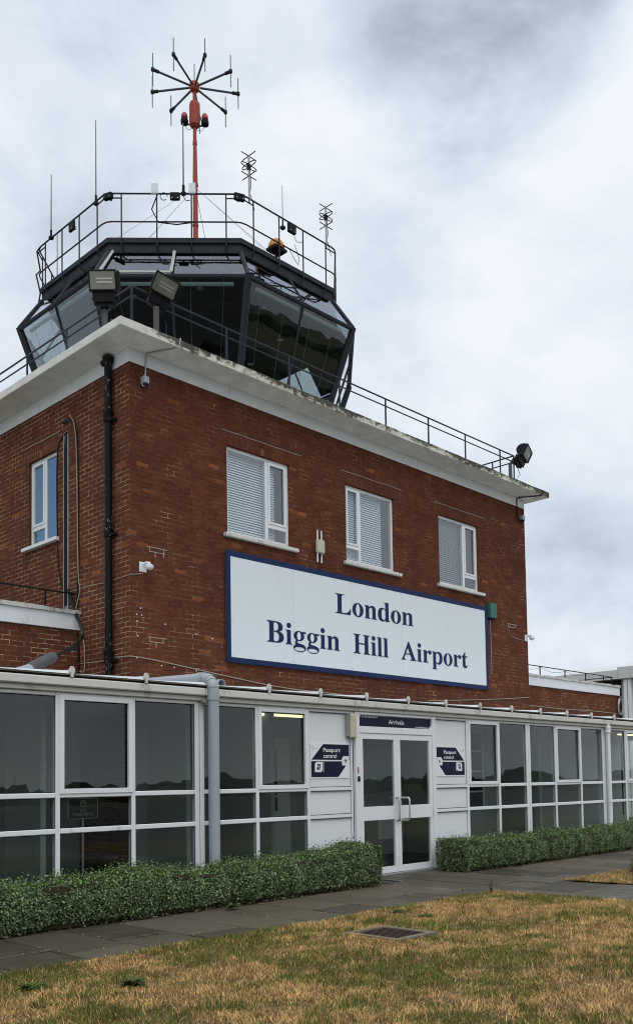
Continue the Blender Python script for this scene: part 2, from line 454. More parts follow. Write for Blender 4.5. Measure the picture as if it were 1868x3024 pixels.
def wall_holes(mb, axis, c, u0, u1, v0, v1, holes, depth, sgn):
    """vertical wall sheet at axis=c with rectangular openings and reveals going `depth` inwards (sgn = inward direction)"""
    us = sorted({u0, u1, *[h[0] for h in holes], *[h[1] for h in holes]}); vs = sorted({v0, v1, *[h[2] for h in holes], *[h[3] for h in holes]})
    P = (lambda u, d, v: (u, c + sgn * d, v)) if axis == 'y' else (lambda u, d, v: (c + sgn * d, u, v))
    for a, b in zip(us, us[1:]):
        for p, q in zip(vs, vs[1:]):
            if any(h[0] <= a and b <= h[1] and h[2] <= p and q <= h[3] for h in holes): continue
            mb.add([P(a, 0, p), P(b, 0, p), P(b, 0, q), P(a, 0, q)], [(0, 1, 2, 3)] if axis == 'y' else [(3, 2, 1, 0)])
    for a, b, p, q in holes:
        for (ua, va), (ub, vb) in (((a, p), (b, p)), ((b, p), (b, q)), ((b, q), (a, q)), ((a, q), (a, p))):
            mb.add([P(ua, 0, va), P(ub, 0, vb), P(ub, depth, vb), P(ua, depth, va)], [(0, 1, 2, 3)])
    return mb

def rect_frame(mb, x0, x1, z0, z1, w, y0, y1, wt=None, wb=None):
    """rectangular frame in the xz plane; pieces butt end to end"""
    wt = w if wt is None else wt; wb = w if wb is None else wb
    mb.cbox(x0, x0 + w, y0, y1, z0, z1, .004); mb.cbox(x1 - w, x1, y0, y1, z0, z1, .004)
    mb.cbox(x0 + w, x1 - w, y0 + .002, y1, z1 - wt, z1, .004); mb.cbox(x0 + w, x1 - w, y0 + .002, y1, z0, z0 + wb, .004)
    return mb

def text_into(mb, body, x0, z0, width, y, size=None, bold=0.0, height=None, thick=.0015):
    """lettering facing -Y: left end x0, baseline z0, fitted to a width"""
    cu_ = bpy.data.curves.new('lettering', 'FONT'); cu_.body = body; cu_.size = 1.0; cu_.offset = bold; cu_.resolution_u = 3
    o = bpy.data.objects.new('lettering', cu_); COL.objects.link(o)
    dg = bpy.context.evaluated_depsgraph_get(); me = bpy.data.meshes.new_from_object(o.evaluated_get(dg))
    vs = [v.co.copy() for v in me.vertices]; fs = [tuple(p.vertices) for p in me.polygons]
    bpy.data.objects.remove(o); bpy.data.curves.remove(cu_); bpy.data.meshes.remove(me)
    xa, xb = min(v.x for v in vs), max(v.x for v in vs)
    sx = width / (xb - xa)
    sz = sx if height is None else height / .73
    pts = [(x0 + (v.x - xa) * sx, z0 + v.y * sz) for v in vs]
    n = len(pts)
    mb.add([(x, y, z) for x, z in pts], fs)
    return mb

# ------------------------------------------------------------------ the setting
def sheet(name, x0, x1, y0, y1, z, m, parent=None):
    b = MB(); b.add([(x0, y0, z), (x1, y0, z), (x1, y1, z), (x0, y1, z)], [(0, 1, 2, 3)])
    return structure(b.build(name, m))
sheet('ground', -900, 900, -900, 900, -.06, 'field')
sheet('apron', -120, 160, -75, -15, -.052, 'apron')

# lawn: two turfed areas, gently uneven
def lawn_sheet(x0, x1, y0, y1, nx, ny):
    b = MB(); vs = []
    for j in range(ny + 1):
        for i in range(nx + 1):
            x = x0 + (x1 - x0) * i / nx; y = y0 + (y1 - y0) * j / ny
            e = min(i, nx - i, j, ny - j)
            vs.append((x, y, .012 + (0 if e == 0 else .012 * math.sin(x * 2.3 + y) + .010 * math.sin(y * 3.1 - x * .7))))
    fs = [(j * (nx + 1) + i, j * (nx + 1) + i + 1, (j + 1) * (nx + 1) + i + 1, (j + 1) * (nx + 1) + i) for j in range(ny) for i in range(nx)]
    return b.add(vs, fs)
b = lawn_sheet(-16, 1.84, -15, -5.11, 60, 40)
b2 = lawn_sheet(3.46, 22, -15, -5.11, 60, 40); b.add(b2.v, b2.f)
structure(b.build('lawn', 'lawn', smooth=True))
sheet('soil', -16, 22, -5.3, -2.44, -.016, 'soil')
# second soil sheet below the joints of the path that leads away
sheet('soil', 1.6, 3.6, -15, -5.3, -.016, 'soil')

def paving():
    b = MB(); rr = random.Random(3)
    def slab(x0, x1, y0, y1):
        g = .011; t = rr.uniform(-.005, .005); tx, ty = rr.uniform(-.008, .008), rr.uniform(-.008, .008)
        x0 += g; x1 -= g; y0 += g; y1 -= g
        z = lambda x, y: t + tx * (x - x0) + ty * (y - y0)
        c = .010
        top = [(x0 + c, y0 + c), (x1 - c, y0 + c), (x1 - c, y1 - c), (x0 + c, y1 - c)]; out = [(x0, y0), (x1, y0), (x1, y1), (x0, y1)]
        v = [(x, y, z(x, y)) for x, y in top] + [(x, y, z(x, y) - c) for x, y in out] + [(x, y, -.028) for x, y in out]
        f = [(0, 1, 2, 3)] + [(4 + i, 4 + (i + 1) % 4, (i + 1) % 4, i) for i in range(4)] + [(8 + i, 8 + (i + 1) % 4, 4 + (i + 1) % 4, 4 + i) for i in range(4)]
        b.add(v, f)
    x = -15.84; k = 0
    while x < 21:
        ymid = -4.33 if k % 2 else -4.62
        inner = -3.44 if not (1.7 < x + .3 < 3.75) else -2.62
        slab(x, x + .61, -5.10, ymid)
        slab(x, x + .61, ymid, inner if inner == -3.44 else -3.5)
        if inner != -3.44: slab(x, x + .61, -3.5, inner)
        x += .61; k += 1
    y = -5.10; k = 0
    while y > -15:
        xm = 2.62 if k % 2 else 2.36
        xm2 = 3.1 if k % 2 else 2.9
        slab(1.86, xm, y - .75, y); slab(xm, 3.45, y - .75, y)
        y -= .75; k += 1
    return structure(b.build('path', 'path'))
paving()

# distant wood behind the camera, seen only in reflections
def woodland():
    b = MB(); rr = random.Random(5)
    ico = []
    for i in range(7):
        for j in range(12):
            th = math.pi * (i / 6) * .62; ph = 2 * math.pi * j / 12
            ico.append((math.sin(th) * math.cos(ph), math.sin(th) * math.sin(ph), math.cos(th)))
    for t in range(620):
        az = R(rr.uniform(-120, 215)); d = rr.uniform(300, 420)
        x, y = d * math.sin(az + math.pi / 2 + .6), -abs(d * math.cos(az)) if rr.random() < .8 else d * math.cos(az)
        if y > -60: continue
        rad = rr.uniform(3, 7); h = rr.uniform(2.0, 4.2)
        v = []
        for (px, py, pz) in ico:
            q = 1 + rr.uniform(-.22, .22)
            v.append((x + px * rad * q, y + py * rad * q, -1 + (pz + .6) / 1.6 * h * q))
        f = [(i * 12 + j, (i + 1) * 12 + j, (i + 1) * 12 + (j + 1) % 12, i * 12 + (j + 1) % 12) for i in range(6) for j in range(12)]
        b.add(v, f)
    o = b.build('woodland', 'trees'); structure(o, 'stuff')
woodland()

# ------------------------------------------------------------------ main building
BX, BD, ZB = 10.8, 9.8, 7.742
bld = thing('terminal_building', 'two storey red brick terminal block with white overhanging roof slab', 'building', (0, 0, 0))
WZ0, WZ1 = 5.486, 6.947
front_w = [(1.855, 3.254, 2.755, False), (4.674, 6.06, 5.095, True), (7.489, 8.895, 8.40, False)]
holes = [(a, c, WZ0, WZ1) for a, c, _, _ in front_w]
LW = (2.119, 3.047, WZ0 - .01, WZ1)
b = MB()
wall_holes(b, 'y', 0., 0., BX, 0., ZB, holes, .11, 1)
wall_holes(b, 'x', 0., 0., BD, 0., ZB, [(LW[0], LW[1], LW[2], LW[3])], .11, 1)
b.add([(BX, 0, 0), (BX, BD, 0), (BX, BD, ZB), (BX, 0, ZB)], [(0, 1, 2, 3)])
b.add([(0, BD, 0), (BX, BD, 0), (BX, BD, ZB), (0, BD, ZB)], [(3, 2, 1, 0)])
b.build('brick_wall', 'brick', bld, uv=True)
# white ring beam and roof slab
b = MB(); e = .004
ZS, ZE, ZT, OV = 7.952, 8.006, 8.138, .43
for (x0, x1, y0, y1) in ((-e, BX + e, -e, .2), (-e, BX + e, BD - .2, BD + e), (-e, .2, .2, BD - .2), (BX - .2, BX + e, .2, BD - .2)):
    b.box(x0, x1, y0, y1, ZB, ZS - .001)
b.build('eaves_beam', 'white_paint', bld)
b = MB()
rr = random.Random(9)
def ring(o, z, jit=0.):
    """closed outline at overhang o, many points so that the edge is slightly irregular"""
    pts = []
    cs = [(-o, -o), (BX + o, -o), (BX + o, BD + o), (-o, BD + o)]
    for i in range(4):
        a, c = Vector(cs[i]), Vector(cs[(i + 1) % 4]); n = 46
        for q in range(n):
            p = a.lerp(c, q / n); pts.append((p.x, p.y, z + (rr.uniform(-jit, jit) if q else 0)))
    return pts
r0, r1, r2, r3 = ring(-.02, ZS), ring(OV - .01, ZE - .004, .002), ring(OV, ZE + .004, .002), ring(OV, ZT - .012, .006)
r4, r5 = ring(OV - .015, ZT, .007), ring(-.6, ZT + .01)
n = len(r0); vs = r0 + r1 + r2 + r3 + r4 + r5; fs = []
for k_ in range(5):
    for i in range(n):
        j = (i + 1) % n; fs.append((k_ * n + i, k_ * n + j, (k_ + 1) * n + j, (k_ + 1) * n + i))
fs.append(tuple(range(5 * n, 6 * n)))
b.add(vs, fs).build('roof_slab', 'slab', bld)

def window_frame(x0, x1, z0, z1, xm, small_left, y):
    """upvc window: one fixed light, one narrow casement over a small light"""
    f = MB(); w = .055
    rect_frame(f, x0, x1, z0, z1, w, y, y + .06)
    f.cbox(xm - .033, xm + .033, y + .001, y + .06, z0 + w, z1 - w, .004)
    ca, cb = (x0 + w, xm - .033) if small_left else (xm + .033, x1 - w)
    zt = z0 + (z1 - z0) * .205
    f.cbox(ca, cb, y + .001, y + .06, zt - .035, zt + .035, .004)
    rect_frame(f, ca + .002, cb - .002, zt + .037, z1 - w - .002, .04, y - .012, y + .03)   # casement sash stands proud
    fa, fb = (xm + .033, x1 - w) if small_left else (x0 + w, xm - .033)
    return f, [(fa, fb, z0 + w, z1 - w), (ca + .04, cb - .04, zt + .077, z1 - w - .04), (ca, cb, z0 + w, zt - .035)]
def rot_left(mb):
    """turn parts built for the -Y front so that they face -X: (x, y) -> (y, 5.166 - x mirrored)"""
    mb.v = [(p[1], p[0], p[2]) for p in mb.v]; mb.f = [tuple(reversed(f)) for f in mb.f]; return mb
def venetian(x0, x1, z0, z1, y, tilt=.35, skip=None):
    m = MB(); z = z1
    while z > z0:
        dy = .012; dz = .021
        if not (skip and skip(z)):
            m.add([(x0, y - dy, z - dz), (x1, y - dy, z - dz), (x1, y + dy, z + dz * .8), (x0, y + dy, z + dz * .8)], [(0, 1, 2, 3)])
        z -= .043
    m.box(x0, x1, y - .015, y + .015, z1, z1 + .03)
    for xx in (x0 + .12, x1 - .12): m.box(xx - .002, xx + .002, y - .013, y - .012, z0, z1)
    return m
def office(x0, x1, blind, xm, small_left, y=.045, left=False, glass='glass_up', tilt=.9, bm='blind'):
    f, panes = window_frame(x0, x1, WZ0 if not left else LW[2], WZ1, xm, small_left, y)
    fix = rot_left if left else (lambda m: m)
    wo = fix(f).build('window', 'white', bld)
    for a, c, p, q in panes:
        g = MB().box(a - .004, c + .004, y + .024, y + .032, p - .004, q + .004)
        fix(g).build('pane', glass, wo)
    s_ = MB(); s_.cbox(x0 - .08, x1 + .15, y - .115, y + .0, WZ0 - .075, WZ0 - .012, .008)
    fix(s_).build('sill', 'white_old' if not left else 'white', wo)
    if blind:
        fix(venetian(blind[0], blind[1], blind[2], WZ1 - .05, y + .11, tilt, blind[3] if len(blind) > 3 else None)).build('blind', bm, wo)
    rm = MB(); d = 1.3; ya = y + .066
    x0r, x1r, zr0, zr1 = x0 - .25, x1 + .25, WZ0 - .4, WZ1 + .15
    rm.add([(x0r, ya + d, zr0), (x1r, ya + d, zr0), (x1r, ya + d, zr1), (x0r, ya + d, zr1), (x0r, ya, zr0), (x1r, ya, zr0), (x1r, ya, zr1), (x0r, ya, zr1)],
           [(0, 1, 2, 3), (4, 0, 3, 7), (1, 5, 6, 2), (7, 3, 2, 6), (4, 5, 1, 0)])
    fix(rm).build('room_wall', 'room', wo)
office(*front_w[0][:2], (1.83, 3.02, WZ0), front_w[0][2], False)
office(*front_w[1][:2], (4.66, 5.83, WZ0), front_w[1][2], True)
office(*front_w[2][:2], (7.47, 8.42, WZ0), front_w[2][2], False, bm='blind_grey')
office(LW[0], LW[1], (2.2, 3.03, WZ0), 2.56, False, left=True, glass='glass_film')
for a, c, _, _ in front_w:
    m = MB().box(a, c + .19, -.004, .05, WZ1 + .004, WZ1 + .232)
    m.build('lintel', 'soldier', bld, uv=True)
    m = MB(); pts = [(a - .12 + (c - a + .40) * i / 9, -.004, WZ1 + .238 + random.uniform(-.006, .006)) for i in range(10)]
    m.tube(pts, .006, 5).build('damp_course', 'galv', bld)
m = MB().box(-.004, .05, LW[0] - .05, LW[1] + .22, WZ1 + .004, WZ1 + .232); m.build('lintel', 'soldier', bld, uv=True)
m = MB(); pts = [(-.006, 2.01 + 1.29 * i / 9, 7.225 + random.uniform(-.008, .008)) for i in range(10)]
m.tube(pts, .010, 5).build('damp_course', 'cable_white', bld)
# repointed joints that stand out pale
def repoint(x0, x1, z0, z1, t=.012, extra=()):
    m = MB()
    m.box(x0 - .04, x1 + .06, -.003, .001, z1 - t, z1); m.box(x0, x1 + .02, -.003, .001, z0, z0 + t)
    m.box(x0, x0 + t, -.003, .001, z0 + t, z1 - t); m.box(x1 - t, x1, -.003, .001, z0 + t, z1 - t)
    for e_ in extra: m.box(e_[0], e_[0] + .014, -.003, .001, e_[1], e_[2])
    m.build('repointing', 'cable_white', bld)
repoint(.34, .61, 4.905, 4.985, extra=((.44, 4.83, 4.905), (.59, 4.85, 4.905))); repoint(.34, .59, 3.53, 3.61, extra=((.45, 3.455, 3.53),)); repoint(10.0, 10.28, 4.85, 4.93, .016)

# ------------------------------------------------------------------ side wings
def wing(name, label, x0, x1, inner):
    t = thing(name, label, 'building', ((x0 + x1) / 2, 1.44, 0))
    b = MB(); b.box(x0, x1, 1.44, 8.0, 0, 3.842); b.build('brick_wall', 'brick_pale' if inner else 'brick', t, uv=True)
    b = MB(); b.box(x0, x1, 1.395, 1.62, 3.846, 4.085); b.build('parapet', 'white_paint', t)
    b = MB(); rr = random.Random(4)
    n = int((x1 - x0) / .16); vs = []
    for i in range(n + 1):
        x = x0 + (x1 - x0) * i / n
        vs += [(x, 1.36 + rr.uniform(-.006, .006), 4.087 + rr.uniform(0, .008)), (x, 1.36, 4.15 + rr.uniform(-.012, .010)), (x, 1.66, 4.15 + rr.uniform(-.012, .010)), (x, 1.66, 4.087)]
    fs = [(i * 4 + a, i * 4 + (a + 1) % 4, i * 4 + 4 + (a + 1) % 4, i * 4 + 4 + a) for i in range(n) for a in range(4)]
    fs = [tuple(reversed(f)) for f in fs] + [(0, 1, 2, 3), tuple(n * 4 + a for a in (3, 2, 1, 0))]
    b.add(vs, fs).build('coping', 'coping', t)
    b = MB(); b.box(x0, x1, 1.62, 8.0, 3.9, 4.0); b.build('flat_roof', 'eaves_dark', t)
    return t
wing('brick_wing', 'low red brick wing set back at the left end of the terminal block', -9.5, 0 - .002, True)
wing('brick_wing', 'low brick wing with white parapet between terminal block and pale grey building', BX + .002, 18.05, False)

def wing_rail(label, xs, x0, x1, ztop, ret=None, sag=False):
    t = thing('parapet_railing', label, 'railing', ((x0 + x1) / 2, 1.5, 4.15), 'low railings on the side wings')
    b = MB(); b.tube([(x0, 1.5, ztop), (x1, 1.5, ztop)], .013, 6)
    if ret: b.tube([(ret, 1.5, ztop), (ret, 5.2, ztop)], .013, 6)
    b.build('rail', 'black', t)
    for x in xs: MB().box(x - .012, x + .012, 1.488, 1.512, 4.14, ztop - .01).build('post', 'black', t)
    if sag:
        b = MB()
        for a, c in zip(xs, xs[1:]):
            b.tube([(a + (c - a) * i / 8, 1.48, ztop - .03 - .09 * math.sin(math.pi * i / 8)) for i in range(9)], .005, 5)
        b.build('cable', 'black_plastic', t)
wing_rail('thin black railing on the low wing at the left', [-7., -5.2, -3.4, -1.9, -.537], -9, .0, 4.435)
wing_rail('thin black railing with drooping cable on the right wing parapet', [11.6, 12.6, 13.75, 15.05, 16.2, 17.25, 17.78], 11., 17.85, 4.40, 17.82, True)

# ------------------------------------------------------------------ glazed arrivals lobby
LY = -2.5
MOD0 = -.70; MW = 0.915
lob = thing('arrivals_lobby', 'white framed glazed single storey lobby along the front of the brick block', 'building', (2.0, LY, 0))
FR0, FR1 = -2.555, -2.485             # frame depth range
def bay(x0, x1, casement, glazed=True, jl=False, jr=False):
    """one module of the glazed wall from centre line x0 to x1"""
    f = MB(); hw = .0265
    a = x0 + (.006 if jl else .0); c = x1 - (.006 if jr else .0)
    wl = .062 if jl else hw; wr = .062 if jr else hw
    f.cbox(a, a + wl, FR0, FR1, 0.0, 2.395, .006)
    f.cbox(c - wr, c, FR0, FR1, 0.0, 2.395, .006)
    ia, ic = a + wl, c - wr
    zs = [(0.0, .06), (.875, .932), (1.258, 1.314), (2.352, 2.395)]
    for p, q in zs: f.cbox(ia, ic, FR0 + .002, FR1, p, q, .008)
    panes = [(ia, ic, .06, .875), (ia, ic, .932, 1.258), (ia, ic, 1.314, 2.352)]
    if casement:
        rect_frame(f, ia - .012, ic + .012, 1.300, 2.366, .055, FR0 - .014, FR0 + .03)
        panes[2] = (ia + .043, ic - .043, 1.355, 2.311)
    wo = f.build('window' if glazed else 'panel', 'white', lob)
    for p in panes:
        g = MB()
        if glazed:
            g.box(p[0] - .006, p[1] + .006, -2.526, -2.519, p[2] - .006, p[3] + .006)
            m_ = Matrix.Translation(Vector(((p[0] + p[1]) / 2, -2.522, (p[2] + p[3]) / 2)))
            tilt = Matrix.Rotation(R(random.uniform(-.28, .12)), 4, 'X') @ Matrix.Rotation(R(random.uniform(-.15, .15)), 4, 'Z')
            g.xform(m_ @ tilt @ m_.inverted())
            g.build('pane', 'glass', wo)
            s2 = MB(); rect_frame(s2, p[0], p[1], p[2], p[3], .007, -2.534, -2.530); s2.build('gasket', 'black_plastic', wo)
        else:
            g.box(p[0] - .006, p[1] + .006, -2.530, -2.51, p[2] - .006, p[3] + .006); g.build('infill', 'panel', wo)
            s2 = MB(); rect_frame(s2, p[0], p[1], p[2], p[3], .004, -2.532, -2.529); s2.build('gasket', 'grey_dark', wo)
XL = [-.70 - MW * 0 - .94 * i for i in range(10)]
edges = []
# left of the door
left_edges = [2.058, 1.140, .224, -.700, -1.640, -2.580, -3.52, -4.45, -5.39, -6.33, -7.27, -8.2, -9.1]
left_edges.reverse()
joints = {2.058, -.700, -3.52, -6.33, -9.1}
cas = {(.224, 1.140), (-2.580, -1.640), (-5.39, -4.45)}
for a, c in zip(left_edges, left_edges[1:]):
    bay(a, c, (a, c) in cas, glazed=not (a == 1.140), jl=a in joints, jr=c in joints)
right_edges = [3.932, 4.805, 5.724, 6.652, 7.585, 8.533, 9.47, 10.408, 11.34, 12.28, 13.2, 14.14, 15.07, 16.0, 16.9, 17.9]
joints_r = {3.932, 6.652, 9.47, 12.28, 15.07, 17.9}
cas_r = {(4.805, 5.724), (7.585, 8.533), (10.408, 11.34), (13.2, 14.14)}
for a, c in zip(right_edges, right_edges[1:]):
    bay(a, c, (a, c) in cas_r, glazed=not (a == 3.932), jl=a in joints_r and a != 3.932, jr=c in joints_r)
# door surround and sign panel over the doors
b = MB(); DX0, DX1 = 2.062, 3.928
b.cbox(DX0, DX0 + .095, -2.575, -2.48, 0, 2.395, .006); b.cbox(DX1 - .085, DX1, -2.575, -2.48, 0, 2.395, .006)
b.cbox(DX0 + .095, DX1 - .085, -2.573, -2.48, 2.085, 2.185, .008); b.cbox(DX0 + .095, DX1 - .085, -2.571, -2.48, 2.352, 2.395, .006)
b.box(DX0 + .095, DX1 - .085, -2.535, -2.50, 2.185, 2.352)
b.build('door_surround', 'white', lob)
MB().box(DX0 - .02, DX1 + .02, -2.64, -2.45, -.02, .018).build('threshold', 'galv', lob)
def door(x0, x1, hinge_left):
    f = MB(); y0, y1 = -2.562, -2.512; st = .072
    f.cbox(x0, x0 + st, y0, y1, .022, 2.083, .004); f.cbox(x1 - st, x1, y0, y1, .022, 2.083, .004)
    for p, q in ((.022, .118), (.81, 1.012), (2.0, 2.083)): f.cbox(x0 + st, x1 - st, y0 + .002, y1, p, q, .004)
    d = f.build('door', 'white', lob)
    for p, q in ((.118, .81), (1.012, 2.0)):
        MB().box(x0 + st - .004, x1 - st + .004, -2.54, -2.532, p - .004, q + .004).build('pane', 'glass', d)
    return d
dl = door(2.160, 2.992, True); dr = door(2.996, 3.840, False)
def pull(d, x, out, z0=.79, z1=1.13):
    r_ = .05; y = -2.562
    pts = [(x, y, z1)]
    pts += [(x + out[0] * .85, y + out[1] * .85, z1), (x + out[0] * .97, y + out[1] * .97, z1 - .015), (x + out[0], y + out[1], z1 - .05)]
    pts += [(x + out[0], y + out[1], z0 + .05), (x + out[0] * .97, y + out[1] * .97, z0 + .015), (x + out[0] * .85, y + out[1] * .85, z0), (x, y, z0)]
    h = MB().tube(pts, .014, 10); smooth_by_angle(h.build('handle', 'steel', d), 60)
pull(dl, 2.955, (-.02, -.075)); pull(dr, 3.035, (.04, -.155))
# fascia, dark eaves strip, roof sheets and brackets
XA, XB = -9.1, 17.9
b = MB(); b.cbox(XA, XB, -2.60, -2.45, 2.397, 2.452, .006); b.build('fascia_board', 'white_old', lob)
b = MB()
x = XA
while x < XB - .1:
    x2 = min(XB, x + 2.81); b.cbox(x + .001, x2 - .001, -2.655, -2.45, 2.454, 2.548, .012); x = x2
b.build('fascia_board', 'white_old', lob)
b = MB(); b.box(XA, XB, -2.60, -2.3, 2.549, 2.572); b.build('eaves_gap_shade', 'interior_dark', lob)  # black bar painted in for the shadow line below the eaves strip
b = MB(); b.box(XA, XB, -2.648, -2.3, 2.573, 2.589); b.build('eaves_strip', 'eaves_dark', lob)
roof = MB(); xs = [-.6 + .94 * i for i in range(-9, 20)]
xs = [-2.477 + .9407 * i for i in range(-7, 22)]
for a, c in zip(xs, xs[1:]):
    yb = 1.43 if c < .1 or a > BX - .1 else -.01
    zb_ = 2.60 + .04 * (yb + 2.63)
    u1, u2 = .006 + random.uniform(0, .006), .034 + random.uniform(-.004, .008)
    roof.add([(a + .02, -2.655, 2.588), (c - .02, -2.655, 2.588), (c - .02, -2.60, 2.588 + u2), (a + .02, -2.60, 2.588 + u1), (c - .02, yb, zb_), (a + .02, yb, zb_)], [(0, 1, 2, 3), (3, 2, 4, 5)])
rf = roof.build('roof', 'roof_sheet', lob)
for x in xs:
    k_ = MB(); yb = 1.43 if x < .1 or x > BX - .1 else -.01
    zb_ = 2.632 + .04 * (yb + 2.63)
    k_.add([(x - .022, -2.66, 2.60), (x + .022, -2.66, 2.60), (x + .022, yb, zb_ - .03), (x - .022, yb, zb_ - .03), (x - .022, -2.66, 2.632), (x + .022, -2.66, 2.632), (x + .022, yb, zb_), (x - .022, yb, zb_)],
           [(0, 1, 5, 4), (4, 5, 6, 7), (1, 2, 6, 5), (3, 0, 4, 7)])
    k_.prism_y([(x - .014, 2.550), (x + .014, 2.550), (x + .014, 2.592), (x + .030, 2.604), (x + .030, 2.642), (x + .016, 2.656), (x + .014, 2.668), (x - .014, 2.668), (x - .016, 2.656), (x - .030, 2.642), (x - .030, 2.604), (x - .014, 2.592)], -2.672, -2.65)
    k_.build('bracket', 'white_old', rf)
# interior
b = MB(); b.box(XA, XB, -2.46, -.01, -.02, .012); b.build('floor', 'floor_dark', lob)
b = MB(); b.box(XA, -.03, 1.36, 1.40, .012, 2.47); b.box(-.03, BX + .03, -.06, -.01, .012, 2.47); b.box(BX + .03, XB, 1.36, 1.40, .012, 2.47); b.build('interior_wall', 'plaster', lob)
b = MB(); b.box(XA, XB, -2.44, 1.36, 2.47, 2.50); b.build('ceiling', 'plaster', lob)
b = MB(); b.box(1.52, 1.60, -1.35, -.07, .012, 2.47); b.box(.25, .33, -1.0, -.07, .012, 2.47); b.box(6.1, 6.2, -1.2, -.07, .012, 2.47); b.box(XA, XA + .05, -2.44, 1.36, .012, 2.47)
b.box(9.5, 9.6, -1.0, -.07, .012, 2.47); b.build('partition', 'plaster', lob)
def inner_door(x0, x1, zt, y, glazed):
    f = MB(); rect_frame(f, x0, x1, .012, zt, .075, y - .05, y, wb=.01)
    if glazed: f.box(x0 + .075, x1 - .075, y - .05, y, zt - .42, zt - .36)
    d = f.build('interior_door', 'white', lob)
    MB().box(x0 + .075, x1 - .075, y - .02, y - .001, .02, zt - .08).build('door_leaf', 'interior_dark', d)
inner_door(-2.9, -1.62, 2.25, 1.355, True); inner_door(.42, 1.0, 2.07, -.062, False); d = MB().box(2.42, 3.10, -.075, -.061, .02, 2.14).build('interior_door', 'panel', lob)
for q in range(4): MB().box(2.60, 2.80, -.082, -.076, .92 + .26 * q, 1.15 + .26 * q).build('vision_panel', 'interior_dark', d)
fr = MB(); rect_frame(fr, 1.68, 2.36, 2.16, 2.46, .03, -.09, -.062); fr.box(2.0, 2.03, -.09, -.062, 2.19, 2.43); fr.build('transom_light', 'white', lob)
fr = MB(); rect_frame(fr, 8.15, 8.76, .75, 2.45, .05, -.10, -.062)
for z in (1.12, 1.55, 1.98): fr.box(8.20, 8.71, -.10, -.064, z, z + .035)
w_ = fr.build('interior_window', 'white', lob); MB().box(8.19, 8.72, -.075, -.066, .79, 2.41).build('pane', 'interior_dark', w_)
MB().box(10.0, 11.2, 1.28, 1.35, .15, .70).build('radiator', 'white', lob); MB().box(5.3, 5.95, -.10, -.062, .3, .85).build('radiator', 'white', lob)
MB().box(-1.25, -1.17, .3, 1.35, .012, 2.47).box(-4.2, -4.12, .3, 1.35, .012, 2.47).build('partition', 'white', lob)
MB().box(6.9, 7.5, -.085, -.062, 1.25, 2.05).build('notice_board', 'navy_dark', lob); inner_door(10.1, 10.65, 2.2, -.062, False); inner_door(-5.4, -4.4, 2.2, 1.355, True)

# ------------------------------------------------------------------ things inside the lobby
def strip_light(x, y, label, lit=True, rot=False):
    t = thing('ceiling_light', label, 'light', (x, y, 2.47))
    w, d = (.6, .07) if not rot else (.07, .6)
    MB().box(x - w, x + w, y - d, y + d, 2.43, 2.468).build('housing', 'panel', t)
    MB().box(x - w + .03, x + w - .03, y - d * .45, y + d * .45, 2.395, 2.43).build('tube', 'tube' if lit else 'panel', t)
strip_light(2.02, -1.2, 'lit strip light inside the window left of the arrivals door')
strip_light(13.35, -1.2, 'lit strip light inside the glazing at the far right', True)
ap = thing('queue_sign', 'dark ALL PASSPORTS sign on a thin stand behind the left glazing', 'sign', (-1.66, -1.5, .012))
MB().box(-1.86, -1.47, -1.51, -1.49, .99, 1.23).build('board', 'interior_dark', ap)
fr = MB(); rect_frame(fr, -1.865, -1.465, .985, 1.235, .008, -1.515, -1.488); fr.build('border', 'letter_dim', ap)
MB().tube([(-1.66, -1.49, .03), (-1.66, -1.49, .99)], .015, 8).lathe((-1.66, -1.49, .012), [(.14, 0), (.14, .012), (.02, .02)], 16).build('stand', 'galv', ap)
b = MB(); text_into(b, 'ALL', -1.705, 1.075, .085, -1.5115, height=.036); text_into(b, 'PASSPORTS', -1.795, 1.025, .265, -1.5115, height=.036)
for i in range(20):
    a, c = 2 * math.pi * i / 20, 2 * math.pi * (i + 1) / 20
    b.add([(-1.665 + r_ * math.cos(q), -1.5115, 1.172 + r_ * math.sin(q)) for q, r_ in ((a, .036), (c, .036), (c, .042), (a, .042))], [(0, 1, 2, 3)])
b.add([(-1.668, -1.5115, 1.150), (-1.662, -1.5115, 1.150), (-1.662, -1.5115, 1.19), (-1.668, -1.5115, 1.19)], [(0, 1, 2, 3)])
b.add([(-1.665, -1.5115, 1.198), (-1.685, -1.5115, 1.178), (-1.679, -1.5115, 1.174), (-1.665, -1.5115, 1.188), (-1.651, -1.5115, 1.174), (-1.645, -1.5115, 1.178)], [(0, 1, 2, 3), (0, 3, 4, 5)])
b.build('lettering', 'letter_dim', ap)
bf = thing('hanging_sign', 'dark Border Force header sign hung behind the arrivals door', 'sign', (4.6, -.8, 2.47))
MB().box(3.95, 5.35, -.80, -.77, 1.97, 2.13).build('board', 'navy_dark', bf)
b = MB(); text_into(b, 'Border Force', 4.02, 2.035, .47, -.8015, height=.055); b.build('lettering', 'letter_dim', bf)
b = MB(); b.tube([(4.1, -.785, 2.13), (4.1, -.785, 2.47)], .006, 6); b.tube([(5.2, -.785, 2.13), (5.2, -.785, 2.47)], .006, 6); b.build('hanger', 'galv', bf)
def poster(label, x0, x1, z0, z1, lines, y):
    t = thing('poster', label, 'poster', ((x0 + x1) / 2, y, z0), 'dark posters inside the right glazing')
    MB().box(x0, x1, y - .012, y, z0, z1).build('board', 'navy_dark', t)
    b = MB()
    for s_, x, z, w, h in lines: text_into(b, s_, x, z, w, y - .0135, height=h)
    b.build('lettering', 'letter_dim', t)
